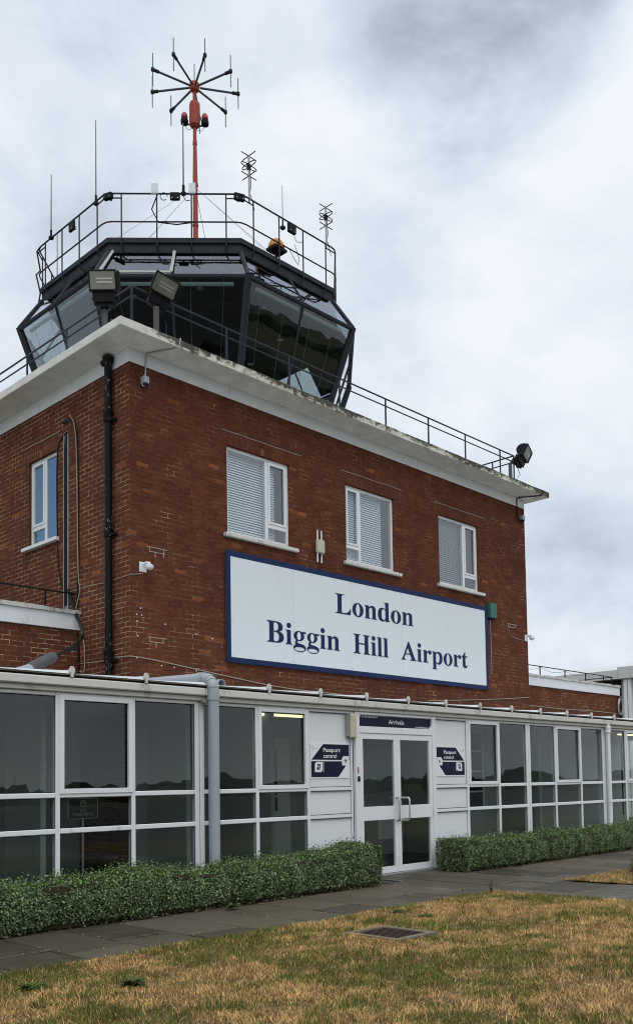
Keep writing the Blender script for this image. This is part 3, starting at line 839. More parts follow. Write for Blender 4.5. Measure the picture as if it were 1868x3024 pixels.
poster('dark poster with MUSIC and GREAT in pale capitals inside the right glazing', 10.75, 11.5, 1.1, 2.3,
       [('MUSIC', 10.82, 2.05, .55, .14), ('IS', 10.82, 1.86, .14, .10), ('GREAT', 10.82, 1.66, .60, .14)], 1.35)
poster('dark poster reading STEP IS GREAT beside the white downpipe', 12.35, 13.1, 1.1, 2.3, [('STEP', 12.42, 2.1, .4, .12), ('IS', 12.42, 1.93, .12, .10), ('GREAT', 12.42, 1.74, .56, .12)], 1.35)

# ------------------------------------------------------------------ big airport sign
sg = thing('airport_sign', 'big white sign with navy border reading London Biggin Hill Airport on brick', 'sign', (5.43, -.05, 3.347))
SX0, SX1, SZ0, SZ1 = 1.775, 9.091, 3.347, 5.183
MB().box(1.80, 9.06, -.035, -.001, 3.38, 5.15).build('batten', 'eaves_dark', sg)
fr = MB(); rect_frame(fr, SX0, SX1, SZ0, SZ1, .088, -.062, -.036, wt=.096, wb=.088); fr.build('border', 'navy', sg)
seams = [1.863, 3.255, 4.713, 6.173, 7.643, 9.003]
for a, c in zip(seams, seams[1:]):
    MB().box(a + .0015, c - .0015, -.054 - random.uniform(0, .002), -.036, 3.435, 5.087).build('board', 'sign_white', sg)
b = MB()
for a, c in zip(seams, seams[1:]):
    for x in (a + .03, (a + c) / 2 - .3, (a + c) / 2 + .3, c - .03):
        for z in (3.47, 5.05): b.lathe((x, -.0555, z), [(.008, 0), (.006, .003)], 8, 'y')
    for z in (4.0, 4.55):
        for x in (a + .03, c - .03): b.lathe((x, -.0555, z), [(.007, 0), (.005, .003)], 8, 'y')
b.build('screw', 'galv', sg)

def q2(path, n=6):
    """outline from points; a 3-tuple (x, y, 0) is a quadratic control point"""
    out = []; N = len(path)
    i = 0
    for i in range(N):
        p = path[i]
        if len(p) == 2: out.append((p[0], p[1]))
        else:
            a = out[-1]; c = path[(i + 1) % N]
            c = (c[0], c[1])
            for t in range(1, n):
                t = t / n; out.append(((1 - t) ** 2 * a[0] + 2 * t * (1 - t) * p[0] + t * t * c[0], (1 - t) ** 2 * a[1] + 2 * t * (1 - t) * p[1] + t * t * c[1]))
    return out
def ell(cx, cy, rx, ry, n=28): return [(cx + rx * math.cos(2 * math.pi * i / n), cy + ry * math.sin(2 * math.pi * i / n)) for i in range(n)]
GL = {
 'L': (667, [([(20, 676), (395, 676), (395, 657), (275, 655, 0), (272, 590), (272, 90), (272, 38, 0), (330, 38), (540, 38, 0), (612, 215), (634, 215), (618, 0), (20, 0), (20, 19), (110, 25, 0), (112, 86), (112, 590), (108, 652, 0), (20, 657)], [])]),
 'o': (500, [(ell(250, 230, 225, 244), [ell(250, 230, 84, 212)])]),
 'n': (556, [([(21, 461), (200, 461), (200, 395), (258, 473, 0), (348, 473), (482, 468, 0), (482, 325), (482, 75), (484, 22, 0), (539, 15), (539, 0), (294, 0), (294, 15), (340, 22, 0), (343, 75), (343, 330), (340, 405, 0), (297, 405), (250, 402, 0), (206, 345), (206, 75), (208, 22, 0), (254, 15), (254, 0), (18, 0), (18, 15), (66, 22, 0), (68, 75), (68, 385), (66, 437, 0), (21, 446)], [])]),
 'd': (556, [([(288, 676), (484, 676), (484, 95), (486, 40, 0), (536, 32), (536, 15), (345, -14), (345, 56), (300, -14, 0), (212, -14), (25, -10, 0), (25, 225), (25, 470, 0), (222, 473), (300, 473, 0), (343, 425), (343, 600), (342, 655, 0), (288, 660)],
             [[(343, 112), (310, 45, 0), (262, 45), (174, 48, 0), (174, 232), (174, 436, 0), (264, 436), (315, 434, 0), (343, 375)]])]),
 'B': (667, [([(16, 676), (350, 676), (580, 672, 0), (582, 512), (578, 392, 0), (452, 362), (618, 330, 0), (620, 185), (616, 2, 0), (350, 0), (16, 0), (16, 19), (104, 25, 0), (106, 90), (106, 586), (102, 650, 0), (16, 657)],
             [[(260, 638), (318, 638), (425, 634, 0), (425, 508), (425, 377, 0), (310, 375), (260, 375)], [(260, 337), (310, 337), (448, 334, 0), (448, 190), (448, 40, 0), (325, 38), (262, 38, 0), (260, 84)]])]),
 'i': (278, [([(16, 461), (205, 461), (205, 75), (208, 22, 0), (256, 15), (256, 0), (16, 0), (16, 15), (64, 22, 0), (67, 75), (67, 385), (64, 438, 0), (16, 446)], []), (ell(136, 608, 80, 83, 18), [])]),
 'l': (278, [([(16, 676), (205, 676), (205, 75), (208, 22, 0), (256, 15), (256, 0), (16, 0), (16, 15), (64, 22, 0), (67, 75), (67, 600), (64, 652, 0), (16, 660)], [])]),
 'r': (444, [([(25, 461), (205, 461), (205, 368), (258, 473, 0), (345, 473), (432, 470, 0), (434, 392), (428, 322, 0), (365, 320), (318, 322, 0), (300, 366), (285, 400, 0), (262, 388), (206, 350, 0), (208, 270), (208, 75), (212, 20, 0), (282, 15), (282, 0), (20, 0), (20, 15), (66, 22, 0), (68, 75), (68, 385), (66, 440, 0), (25, 446)], [])]),
 'p': (556, [([(19, 461), (200, 461), (200, 405), (248, 473, 0), (328, 473), (524, 465, 0), (524, 235), (522, -10, 0), (330, -14), (255, -14, 0), (206, 42), (206, -130), (208, -185, 0), (264, -190), (264, -205), (19, -205), (19, -190), (66, -183, 0), (68, -130), (68, 385), (66, 440, 0), (19, 446)],
             [[(206, 366), (240, 410, 0), (284, 410), (378, 408, 0), (378, 230), (376, 38, 0), (288, 36), (235, 36, 0), (206, 92)]])]),
 't': (333, [([(183, 630), (205, 630), (205, 461), (310, 461), (310, 415), (205, 415), (205, 130), (205, 70, 0), (242, 70), (282, 72, 0), (308, 115), (328, 100), (290, -12, 0), (190, -13), (66, -10, 0), (66, 110), (66, 415), (15, 415), (15, 434), (120, 500, 0)], [])]),
 'A': (722, [([(342, 690), (376, 690), (635, 90), (662, 25, 0), (706, 19), (706, 0), (405, 0), (405, 19), (482, 20, 0), (480, 65), (478, 88, 0), (465, 115), (425, 208), (215, 208), (180, 125), (160, 88, 0), (162, 65), (165, 22, 0), (240, 19), (240, 0), (9, 0), (9, 19), (65, 25, 0), (105, 115)], [[(318, 450), (232, 247), (408, 247)]])]),
 'H': (778, [([(21, 676), (337, 676), (337, 657), (262, 652, 0), (262, 590), (262, 377), (516, 377), (516, 590), (516, 652, 0), (443, 657), (443, 676), (757, 676), (757, 657), (672, 652, 0), (670, 590), (670, 86), (672, 25, 0), (757, 19), (757, 0), (443, 0), (443, 19), (516, 25, 0), (516, 86), (516, 334), (262, 334), (262, 86), (262, 25, 0), (337, 19), (337, 0), (21, 0), (21, 19), (106, 25, 0), (108, 86), (108, 590), (106, 652, 0), (21, 657)], [])]),
 'g': (500, [(ell(228, 310, 196, 164), [ell(228, 310, 74, 136)]), ([(345, 462), (486, 462), (486, 402), (372, 402)], []),
             ([(150, 190), (96, 160, 0), (80, 105), (72, 40, 0), (130, 10), (250, 0), (300, 62), (230, 66, 0), (190, 80), (150, 95, 0), (170, 130), (185, 160)], []),
             (ell(252, -72, 232, 134), [ell(244, -112, 188, 66)])]),
}
def serif(mb, word, x0, x1, z, cap, y):
    tot = sum(GL[c][0] for c in word); sx = (x1 - x0) / (tot - 40); sz = cap / 676; x = x0 - 16 * sx
    for ch in word:
        adv, parts = GL[ch]
        for pi, (outer, inner) in enumerate(parts):
            loops = [q2(outer)] + [q2(i) for i in inner]
            def area(l): return sum(l[i][0] * l[(i + 1) % len(l)][1] - l[(i + 1) % len(l)][0] * l[i][1] for i in range(len(l)))
            if area(loops[0]) < 0: loops[0].reverse()
            for l in loops[1:]:
                if area(l) > 0: l.reverse()
            flat = [p for l in loops for p in l]
            tri = tessellate_polygon([[Vector((p[0], p[1], 0)) for p in l] for l in loops])
            yy = y - .0006 * pi; n = len(flat)
            vs = [(x + p[0] * sx, yy, z + p[1] * sz) for p in flat] + [(x + p[0] * sx, y + .004, z + p[1] * sz) for p in flat]
            fs = []
            for t in tri:
                a, c, d = [Vector(flat[i]) for i in t]
                fs.append(tuple(t) if (c - a).cross(d - a) > 0 else (t[0], t[2], t[1]))
            st = 0
            for l in loops:
                k = len(l)
                for i in range(k):
                    j = (i + 1) % k; fs.append((st + i, st + i + n, st + j + n, st + j))
                st += k
            mb.add(vs, fs)
        x += adv * sx
b = MB(); serif(b, 'London', 4.29, 6.52, 4.458, .365, -.0600); b.build('lettering', 'navy', sg)
for w_, a, c in (('Biggin', 2.63, 4.395), ('Hill', 4.755, 5.745), ('Airport', 6.125, 8.31)):
    b = MB(); serif(b, w_, a, c, 3.765, .365, -.0600); b.build('lettering', 'navy', sg)

# ------------------------------------------------------------------ passport control and arrivals signs
def passport_sign(label, x0, x1, z0, z1, flip):
    t = thing('passport_sign', label, 'sign', ((x0 + x1) / 2, LY, z0), 'passport control signs beside the door')
    y = -2.5335
    MB().box(x0, x1, y - .006, y, z0, z1).build('board', 'letter_white', t)
    X = (lambda u: x1 - u * (x1 - x0)) if flip else (lambda u: x0 + u * (x1 - x0)); Z = lambda v: z0 + v * (z1 - z0)
    def poly(mb, pts, d):
        p = [(X(u), Z(v)) for u, v in pts]
        mb.prism_y(p if not flip else p[::-1], y - .006 - d, y - .006)
    d = MB(); poly(d, [(.32, .975), (.03, .53), (.985, .53), (.985, .975)][::-1], .001); poly(d, [(.02, .49), (.02, .04), (.70, .04), (.97, .49)], .001)
    d.build('field', 'navy_dark', t)
    w = MB(); poly(w, [(.11, .18), (.26, .18), (.30, .24), (.30, .47), (.15, .47), (.11, .41)], .002); w.build('tile', 'letter_white', t); w = MB(); poly(w, [(.795, .37), (.93, .37), (.975, .44), (.975, .64), (.835, .64), (.795, .58)], .002)
    w.build('tile', 'letter_white', t); w = MB(); poly(w, [(.315, .18), (.327, .18), (.327, .485), (.315, .485)], .0015)
    w.build('divider', 'letter_white', t); w = MB()
    u0 = .32 if not flip else .26
    xl = x0 + u0 * (x1 - x0)
    yt = y - .0085
    text_into(w, 'Passport', xl, Z(.755), .43 * (x1 - x0), yt, bold=.012, height=.060); text_into(w, 'control', xl, Z(.585), .335 * (x1 - x0), yt, bold=.012, height=.060)
    w.build('lettering', 'letter_white', t)
    g = MB()
    poly(g, [(.84, .495), (.89, .495), (.865, .455), (.88, .445), (.925, .505), (.88, .565), (.865, .555), (.89, .515), (.84, .515)], .003)
    c = (.205, .325); a = R(12)
    def rp(u, v): return (c[0] + u * math.cos(a) + v * math.sin(a) * .62, c[1] - u * math.sin(a) * 1.6 + v * math.cos(a))
    poly(g, [rp(-.038, -.085), rp(.038, -.085), rp(.038, .085), rp(-.038, .085)], .003)
    xs_ = X(.045) if not flip else X(.185)
    text_into(g, 'Border Force', xs_, Z(.845), .14 * (x1 - x0), y - .0085, height=.010)
    poly(g, [(.05, .88), (.064, .88), (.064, .92), (.05, .92)], .002)
    g.build('symbol', 'navy_dark', t)
    h = MB(); poly(h, [(c[0] + .020 * math.cos(i * math.pi / 6), c[1] + .015 + .030 * math.sin(i * math.pi / 6)) for i in range(12)], .0035)
    poly(h, [(c[0] + .016 + .018 * math.cos(i * math.pi / 6), c[1] - .058 + .016 * math.sin(i * math.pi / 6)) for i in range(12)], .0035)
    h.build('emblem', 'letter_white', t)
passport_sign('Passport control sign with right arrow on the panel left of the door', 1.184, 1.972, 1.433, 1.922, False)
passport_sign('Passport control sign with left arrow on the panel right of the door', 3.972, 4.738, 1.444, 1.923, True)
ar = thing('arrivals_sign', 'navy Arrivals sign with striped corners over the double door', 'sign', (3.0, LY, 2.19))
MB().box(2.160, 3.842, -2.541, -2.5365, 2.19, 2.345).build('board', 'navy_dark', ar)
b = MB(); y = -2.5425
text_into(b, 'Arrivals', 2.83, 2.238, .36, y, bold=.008, height=.070)
b.add([(2.16, y, 2.345), (2.16, y, 2.285), (2.215, y, 2.345)], [(0, 1, 2)]); b.add([(3.842, y, 2.19), (3.842, y, 2.25), (3.787, y, 2.19)], [(0, 1, 2)])
for i in range(12):
    x = 2.235 + i * .029; b.add([(x, y, 2.317), (x + .011, y, 2.317), (x + .029, y, 2.342), (x + .018, y, 2.342)], [(0, 1, 2, 3)])
    x = 3.455 + i * .027; b.add([(x, y, 2.194), (x + .011, y, 2.194), (x + .029, y, 2.219), (x + .018, y, 2.219)], [(0, 1, 2, 3)])
b.build('lettering', 'letter_white', ar)

# ------------------------------------------------------------------ control cab
CX, CY, SIDE = 4.885, 4.73, 2.85
AP = SIDE * (1 + math.sqrt(2)) / 2
def octo(k, z):
    s, a = SIDE / 2 * k, AP * k
    return [Vector((CX + x, CY + y, z)) for x, y in ((-a, s), (-a, -s), (-s, -a), (s, -a), (a, -s), (a, s), (s, a), (-s, a))]
tw = thing('control_cab', 'octagonal control tower cab with dark frames and outward leaning glass', 'control tower', (CX, CY, ZT))
ZBASE, ZRIM, ZF, ZD = 9.42, 10.97, 11.65, 11.92
KB, KR, KD = .865, 1.012, .888
def band(mb, k0, z0, k1, z1):
    a, c = octo(k0, z0), octo(k1, z1); v = a + c
    return mb.add(v, [(i, (i + 1) % 8, 8 + (i + 1) % 8, 8 + i) for i in range(8)])
b = MB(); band(b, KB - .03, ZT, KB - .03, ZBASE - .1); b.build('drum_wall', 'cab', tw)
b = MB(); band(b, KB - .03, ZBASE - .14, KB + .012, ZBASE - .14); band(b, KB + .012, ZBASE - .14, KB + .012, ZBASE); band(b, KB + .012, ZBASE, KB - .03, ZBASE); b.build('sill', 'cab', tw)
b = MB(); band(b, KD - .01, ZF, KD, ZF); band(b, KD, ZF, KD, ZD - .1); band(b, KD, ZD - .1, KD + .012, ZD - .095); band(b, KD + .012, ZD - .095, KD + .012, ZD)
v = octo(KD + .012, ZD); b.add(v, [tuple(range(8))]); b.build('roof_fascia', 'cab', tw)
b = MB(); b.add(octo(KD - .015, ZF - .05), [tuple(range(7, -1, -1))]); b.build('ceiling', 'interior_dark', tw)
b = MB(); b.add(octo(KB - .03, ZBASE - .12), [tuple(range(8))]); b.build('floor', 'floor_dark', tw)
b = MB(); band(b, KB - .05, ZBASE - .06, KB - .28, ZBASE - .04); band(b, KB - .28, ZBASE - .04, KB - .28, ZBASE - .11); b.build('desk', 'interior_dark', tw)
rb, rrim, rf_ = octo(KB, ZBASE), octo(KR, ZRIM), octo(KD, ZF)
cen = Vector((CX, CY, 0))
for i in range(8):
    j = (i + 1) % 8
    out = ((rb[i] + rb[j]) / 2 - cen); out.z = 0; out.normalize()
    # corner post and its continuation over the sloping roof light
    b = MB(); b.tube([rb[i], rrim[i]], .075, 6); b.build('corner_post', 'cab', tw)
    b = MB(); b.tube([rrim[i], rf_[i]], .045, 6); b.build('hip_bar', 'cab', tw)
    b = MB(); b.tube([rrim[i] - Vector((0, 0, .03)), rrim[j] - Vector((0, 0, .03))], .045, 6); b.build('eaves_rail', 'cab', tw)
    mid_b, mid_r, mid_f = (rb[i] + rb[j]) / 2, (rrim[i] + rrim[j]) / 2, (rf_[i] + rf_[j]) / 2
    b = MB(); b.tube([mid_b, mid_r], .026, 6); b.build('mullion', 'cab', tw)
    if i == 1:
        b = MB()
        for p, q in ((rrim[1].lerp(rrim[2], .035), rf_[1].lerp(rf_[2], .035)), (mid_r, mid_f)):
            b.tube([p + Vector((-.03, -.03, .03)), q + Vector((-.03, -.03, 0))], .030, 4)
        b.tube([rrim[1].lerp(rrim[2], .035) + Vector((-.03, -.03, .03)), mid_r + Vector((-.03, -.03, .03))], .018, 4)
        b.build('roof_bar', 'cab_pale', tw)
    else:
        b = MB(); b.tube([mid_r, mid_f], .022, 6); b.build('roof_bar', 'cab', tw)
    for p0, p1, q0, q1 in ((rb[i], mid_b, mid_r, rrim[i]), (mid_b, rb[j], rrim[j], mid_r)):
        inn = -out * .008
        MB().add([p0, p1, q0, q1, p0 + inn, p1 + inn, q0 + inn, q1 + inn], [(0, 1, 2, 3), (7, 6, 5, 4)]).build('pane', 'glass_cab', tw)
    inn = Vector((0, 0, -.008))
    MB().add([rrim[i], rrim[j], rf_[j], rf_[i], rrim[i] + inn, rrim[j] + inn, rf_[j] + inn, rf_[i] + inn], [(0, 1, 2, 3), (7, 6, 5, 4)]).build('roof_light', 'glass_roof', tw)
    # blind rolled up at the head of each window
    a, c = rrim[i].lerp(rrim[j], .10) - out * .10 - Vector((0, 0, .13)), rrim[i].lerp(rrim[j], .90) - out * .10 - Vector((0, 0, .13))
    MB().tube([a, a.lerp(c, .47)], .035, 8).tube([a.lerp(c, .53), c], .035, 8).build('roller_blind', 'blind', tw)
    b = MB()
    for t_ in (.14, .36, .62, .84):
        p, q = rrim[i].lerp(rrim[j], t_) - out * .09, rb[i].lerp(rb[j], t_) - out * .05
        b.tube([p, q], .004, 4)
    b.build('blind_cord', 'letter_dim', tw)
# things on the desk and the ceiling services
b = MB()
for a in range(0, 360, 45):
    p = cen + Vector((math.cos(R(a + 10)), math.sin(R(a + 10)), 0)) * 1.9; b.lathe((p.x, p.y, ZF - .066), [(.07, 0), (.075, .012)], 14)
b.build('downlight', 'panel', tw)
b = MB(); b.tube([(CX - 1.9, CY - 1.2, ZF - .22), (CX - .3, CY - 1.75, ZF - .22)], .10, 12); b.build('air_duct', 'cab', tw)
def sky_blocker(i, t0, t1, s0, s1):  # added dark sheet, blocks bright sky seen through the far roof lights
    lo, hi = rrim[i].lerp(rrim[(i + 1) % 8], t0), rrim[i].lerp(rrim[(i + 1) % 8], t1); lo2, hi2 = rf_[i].lerp(rf_[(i + 1) % 8], t0), rf_[i].lerp(rf_[(i + 1) % 8], t1)
    pts = [lo.lerp(lo2, s0), hi.lerp(hi2, s0), hi.lerp(hi2, s1), lo.lerp(lo2, s1)]
    c0 = Vector((CX, CY, 0)); pts = [c0 + (p - c0) * .975 for p in pts]; pts = [Vector((p.x, p.y, q.z)) for p, q in zip(pts, [lo.lerp(lo2, s0), hi.lerp(hi2, s0), hi.lerp(hi2, s1), lo.lerp(lo2, s1)])]
    th = Vector((0, 0, -.004)); MB().add(pts + [p + th for p in pts], [(0, 1, 2, 3), (7, 6, 5, 4)]).build('sky_blocker', 'interior_dark', tw)
sky_blocker(4, .0, .30, 0., 1.); sky_blocker(4, .80, 1., 0., 1.); sky_blocker(5, 0., 1., 0., 1.); sky_blocker(6, 0., 1., 0., 1.); sky_blocker(3, .2, 1., 0., 1.)
b = MB()
for x, y, a in ((-1.6, -1.9, 30), (-2.35, -.3, 80), (.2, -2.4, 0), (2.1, 1.2, -100)):
    m_ = Matrix.Translation((CX + x, CY + y, ZBASE - .04)) @ Matrix.Rotation(R(a), 4, 'Z'); st = len(b.v)
    b.box(-.25, .25, -.03, .03, .04, .36); b.box(-.05, .05, -.03, .05, 0, .05); b.xform(m_, st)
b.build('monitor', 'black_plastic', tw)

# railing round the cab roof
RK0, ZTOP, ZMID = .912, 12.77, 12.21
gr = thing('roof_guardrail', 'dark tubular guardrail round the control cab roof', 'railing', (CX, CY, ZD))
def rounded(pts, r):
    out = []; n = len(pts)
    for i in range(n):
        a, p, c = pts[i - 1], pts[i], pts[(i + 1) % n]
        d0, d1 = (a - p).normalized(), (c - p).normalized()
        for t in (0, .5, 1): out.append((p + d0 * r) * (1 - t) ** 2 + p * 2 * t * (1 - t) + (p + d1 * r) * t * t)
    return out + [out[0]]
MB().tube(rounded(octo(RK0, ZTOP), .12), .0165, 8).build('rail', 'rail', gr)
MB().tube(rounded(octo(RK0, ZMID), .12), .0145, 8).build('rail', 'rail_red', gr)
def face_pt(i, t, k, z):
    o = octo(k, z); return o[i].lerp(o[(i + 1) % 8], t)
for i in range(8):
    for t in (.115, .375, .63, .885):
        p1 = face_pt(i, t, RK0, ZTOP); p2 = face_pt(i, t, RK0, ZD - .02); p3 = face_pt(i, t, KD + .022, ZD - .17); p4 = face_pt(i, t, KD + .004, ZD - .24)
        b = MB(); b.tube([p1, p2, p2.lerp(p3, .5) - Vector((0, 0, .03)), p3, p4], .0145, 7); b.build('post', 'rail', gr)
    for t0, t1 in ((.0, .115), (.885, 1.)):
        p, q = face_pt(i, t0, RK0, ZTOP - .09), face_pt(i, t1, RK0, ZTOP - .09)
        MB().tube([p, q], .014, 6).build('stub_rail', 'rail', gr)
# double rails and drooping return at the right hand corner
b = MB(); p = face_pt(3, 1., RK0, 0) + Vector((.02, -.02, 0))
b.tube([(p.x - .18, p.y, ZTOP - .03), (p.x - .02, p.y, ZTOP - .03), (p.x + .03, p.y, ZTOP - .14), (p.x + .03, p.y, ZMID + .1), (p.x + .05, p.y, ZD), (p.x + .05, p.y, ZD - .35), (p.x + .02, p.y + .02, ZD - .42)], .022, 8)
b.build('corner_rail', 'rail', gr)
b = MB(); p = face_pt(7, 1., RK0, 0)
b.tube([(p.x, p.y - .1, ZTOP), (p.x - .03, p.y, ZTOP - .08), (p.x + .1, p.y + .1, ZTOP - .4), (p.x - .02, p.y + .05, ZMID), (p.x + .05, p.y, ZD - .1), (p.x, p.y, ZD - .4)], .018, 7); b.build('corner_rail', 'rail', gr)

# ------------------------------------------------------------------ mast
MX, MY = 4.885, 4.73
ms = thing('radio_mast', 'orange mast topped by nine grey arms with upright rods', 'antenna', (MX, MY, ZD))
MB().tube([(MX, MY, ZD), (MX, MY, 15.2), (MX, MY, 16.05), (MX, MY, 17.3)], [.060, .056, .042, .040], 14).lathe((MX, MY, 15.06), [(.068, -.03), (.068, .03)], 14).lathe((MX, MY, 16.05), [(.052, -.04), (.052, .04)], 14).lathe((MX, MY, 14.1), [(.07, -.02), (.07, .02)], 14).build('pole', 'orange', ms, smooth=False)
MB().lathe((MX, MY, 16.42), [(.07, 0), (.118, .05), (.122, .12), (.122, .52), (.105, .59), (.05, .62)], 20).build('canister', 'orange', ms)
MB().lathe((MX, MY, 17.27), [(.05, 0), (.10, .04), (.115, .12), (.11, .2), (.07, .24)], 18).build('hub', 'orange', ms)
MB().tube([(MX, MY, 17.45), (MX, MY, 17.95)], .012, 6).build('rod', 'rod_grey', ms)
for q in range(9):
    a = R(-154 + 40 * q); c, s_ = math.cos(a), math.sin(a); zz = 17.39
    tip = Vector((MX + c, MY + s_, zz))
    m = MB(); m.tube([(MX + .12 * c, MY + .12 * s_, zz), tip], .024, 8)
    arm = m.build('arm', 'arm_grey', ms)
    MB().tube([tip - Vector((c, s_, 0)) * .14, tip + Vector((c, s_, 0)) * .02], .036, 8).lathe(tip, [(.025, -.05), (.042, -.025), (.042, .025), (.025, .05)], 10).build('clamp', 'rail', arm)
    MB().tube([tip - Vector((0, 0, .37)), tip + Vector((0, 0, .38))], .0125, 6).build('rod', 'rod_grey', arm)
for s_, zz in ((-1, 16.62), (1, 16.58)):
    d = Vector(_r) * s_ * .235; d.z = 0; p = Vector((MX, MY, zz)) + d
    bl = MB().lathe(p, [(.05, -.12), (.085, -.10), (.09, -.02), (.07, 0)], 14).tube([(MX, MY, zz - .12), p - Vector((0, 0, .12))], .02, 6).build('beacon', 'black', ms)
    MB().lathe(p, [(.07, .0), (.078, .05), (.07, .11), (.045, .155), (.01, .17)], 14).build('lens', 'red_lens', bl, smooth=True)
    MB().tube([p - Vector((0, 0, .12)), p - d * .3 - Vector((0, 0, .25)), Vector((MX, MY, zz - .2))], .006, 5).build('wire', 'black_plastic', bl)
for i in (0, 1, 2, 3, 5, 7):
    o = octo(KD, ZD)
    MB().tube([(MX, MY, 15.0), o[i].lerp(o[(i + 1) % 8], .3)], .006, 4).build('guy_wire', 'galv', ms)

# whips and dipoles on the guardrail
def whip(label, x, y, z0, z1, r=.012):
    t = thing('whip_antenna', label, 'antenna', (x, y, z0), 'whip antennas on the control cab railing')
    MB().tube([(x, y, z0 + .12), (x, y, z1)], [r * 1.15, r * .75], 7).build('rod', 'rod_grey', t)
    MB().tube([(x, y, z0 - .06), (x, y, z0 + .14)], r * 2., 8).box(x - .04, x + .04, y - .04, y + .04, z0 - .05, z0 - .0).build('base', 'black', t)
whip('tall whip antenna at the left end of the cab railing', 1.74, 5.48, 12.79, 14.13)
whip('tallest whip antenna beside the front left railing corner', 1.74, 3.76, 12.74, 14.40)
whip('grey whip antenna just left of the orange mast', 2.80, 2.38, 12.80, 14.19, .014)
whip('short thin whip antenna above the yellow horn', 4.66, 1.59, 12.60, 13.45, .008)
whip('thin whip antenna low behind the left railing', 2.0, 5.7, 11.98, 13.1, .010)
def dipole(label, x, y, z0, z1):
    t = thing('dipole_antenna', label, 'antenna', (x, y, z0), 'looped dipole antennas on the cab railing')
    MB().tube([(x, y, z0), (x, y, z1)], .020, 8).build('mast', 'galv', t)
    b = MB()
    for z in (z1 - .02, z1 - .42):
        b = MB()
        b.tube([(x - .19, y, z), (x + .19, y, z)], .010, 5); b.tube([(x, y - .19, z + .005), (x, y + .19, z + .005)], .010, 5)
        b.build('rod', 'rail', t)
    b = MB(); zc = z1 - .23
    for along_x in (True, False):
        pts = []
        for i in range(17):
            a = 2 * math.pi * i / 16; u = .19 * math.copysign(min(1, abs(math.cos(a)) ** .6), math.cos(a)); w = .045 * math.sin(a)
            pts.append((x + u, y + w, zc) if along_x else (x + w, y + u, zc + .03))
        b.tube(pts, .010, 5, False)
    b.box(x - .03, x + .03, y - .03, y + .03, zc - .07, zc + .04)
    b.build('loop', 'rail', t)
    MB().tube([(x + .03, y, z1 - .3), (x + .035, y - .02, z1 - .6), (x + .02, y, z0 + .2), (x + .1, y, z0 + .02), (x + .13, y, z0 - .1)], .007, 5).build('cable', 'black_plastic', t)
dipole('looped dipole antenna at the front right corner of the cab railing', 3.79, 1.60, 12.70, 13.66)
dipole('looped dipole antenna at the far right end of the cab railing', 5.92, 1.60, 12.68, 13.60)

def rail_box(name, label, cat, c, w, h, d, yaw, m, group=None, extra=None):
    t = thing(name, label, cat, c, group)
    b = MB(); b.cbox(-w / 2, w / 2, -d / 2, d / 2, -h / 2, h / 2, min(.012, d / 4, w / 4)); b.xform(Matrix.Translation(Vector(c)) @ Matrix.Rotation(R(yaw), 4, 'Z')); b.build('housing', m, t)
    b = MB(); b.box(-.02, .02, d / 2 - .002, d / 2 + .06, -.03, .03); b.box(-w / 2 + .03, -w / 2 + .05, -d / 2 - .006, -d / 2, -h / 2 + .02, -h / 2 + .04); b.box(w / 2 - .05, w / 2 - .03, -d / 2 - .006, -d / 2, -h / 2 + .02, -h / 2 + .04)
    b.xform(Matrix.Translation(Vector(c)) @ Matrix.Rotation(R(yaw), 4, 'Z')); b.build('bracket', 'galv', t)
    return t
rail_box('junction_box', 'black junction box with looped cables left of the mast', 'box', (2.66, 2.46, 12.69), .19, .15, .06, -45, 'black')
rail_box('junction_box', 'black box at the front left corner of the guardrail', 'box', (1.79, 3.41, 12.72), .20, .12, .09, -70, 'black')
rail_box('junction_box', 'black box at the front right corner of the guardrail', 'box', (3.59, 1.66, 12.74), .21, .13, .09, -22, 'black')
rail_box('junction_box', 'black box hung on the left side of the guardrail', 'box', (1.73, 4.64, 12.64), .18, .20, .06, -90, 'black')
rail_box('junction_box', 'black box above the yellow horn on the guardrail', 'box', (4.90, 1.58, 12.66), .20, .20, .08, 0, 'black')
b = MB()
for c, dx in (((2.50, 2.60, 12.68), -1), ((2.83, 2.29, 12.68), 1)):
    b.tube([(c[0] + .07 * math.cos(a) * .7, c[1] - .07 * math.cos(a) * .7, c[2] + .075 * math.sin(a)) for a in [2 * math.pi * i / 14 for i in range(13)]], .008, 5)
b.tube([(2.44, 2.72, 12.75), (2.36, 2.80, 12.45), (2.46, 2.72, 12.2), (2.7, 2.46, 12.15), (2.93, 2.24, 12.2)], .012, 6)
tag(b.build('cable', 'black_plastic', loc=(2.6, 2.5, 12.5)), 'black looped cables beside the junction box left of the mast', 'cable')
for c, lab in (((2.40, 2.76, 12.86), 'white flat sensor panel left of the whip antenna on the railing'), ((2.91, 2.25, 12.87), 'white flat sensor panel just in front of the mast')):
    rail_box('sensor_panel', lab, 'sensor', c, .13, .22, .04, -45, 'panel', 'white sensor panels on the guardrail')
hn = thing('warning_horn', 'yellow horn on the cab roof behind the right railing', 'horn', (4.62, 1.75, 12.15))
MB().lathe((4.62, 1.75, 12.20), [(.17, -.02), (.175, .0), (.15, .10), (.08, .17), (.02, .19)], 8).build('cover', 'yellow', hn)
MB().box(4.46, 4.80, 1.62, 1.88, 12.13, 12.178).lathe((4.62, 1.75, 11.92), [(.03, 0), (.03, .21)], 8).build('base', 'black', hn)
b = MB(); b.tube([(4.95, 1.58, 12.56), (5.0, 1.56, 12.42), (5.12, 1.56, 12.44), (5.2, 1.58, 12.52)], .006, 5); b.tube([(4.85, 1.6, 12.2), (4.95, 1.55, 12.0), (5.06, 1.57, 11.96), (5.1, 1.58, 12.1), (4.98, 1.58, 12.35)], .006, 5)
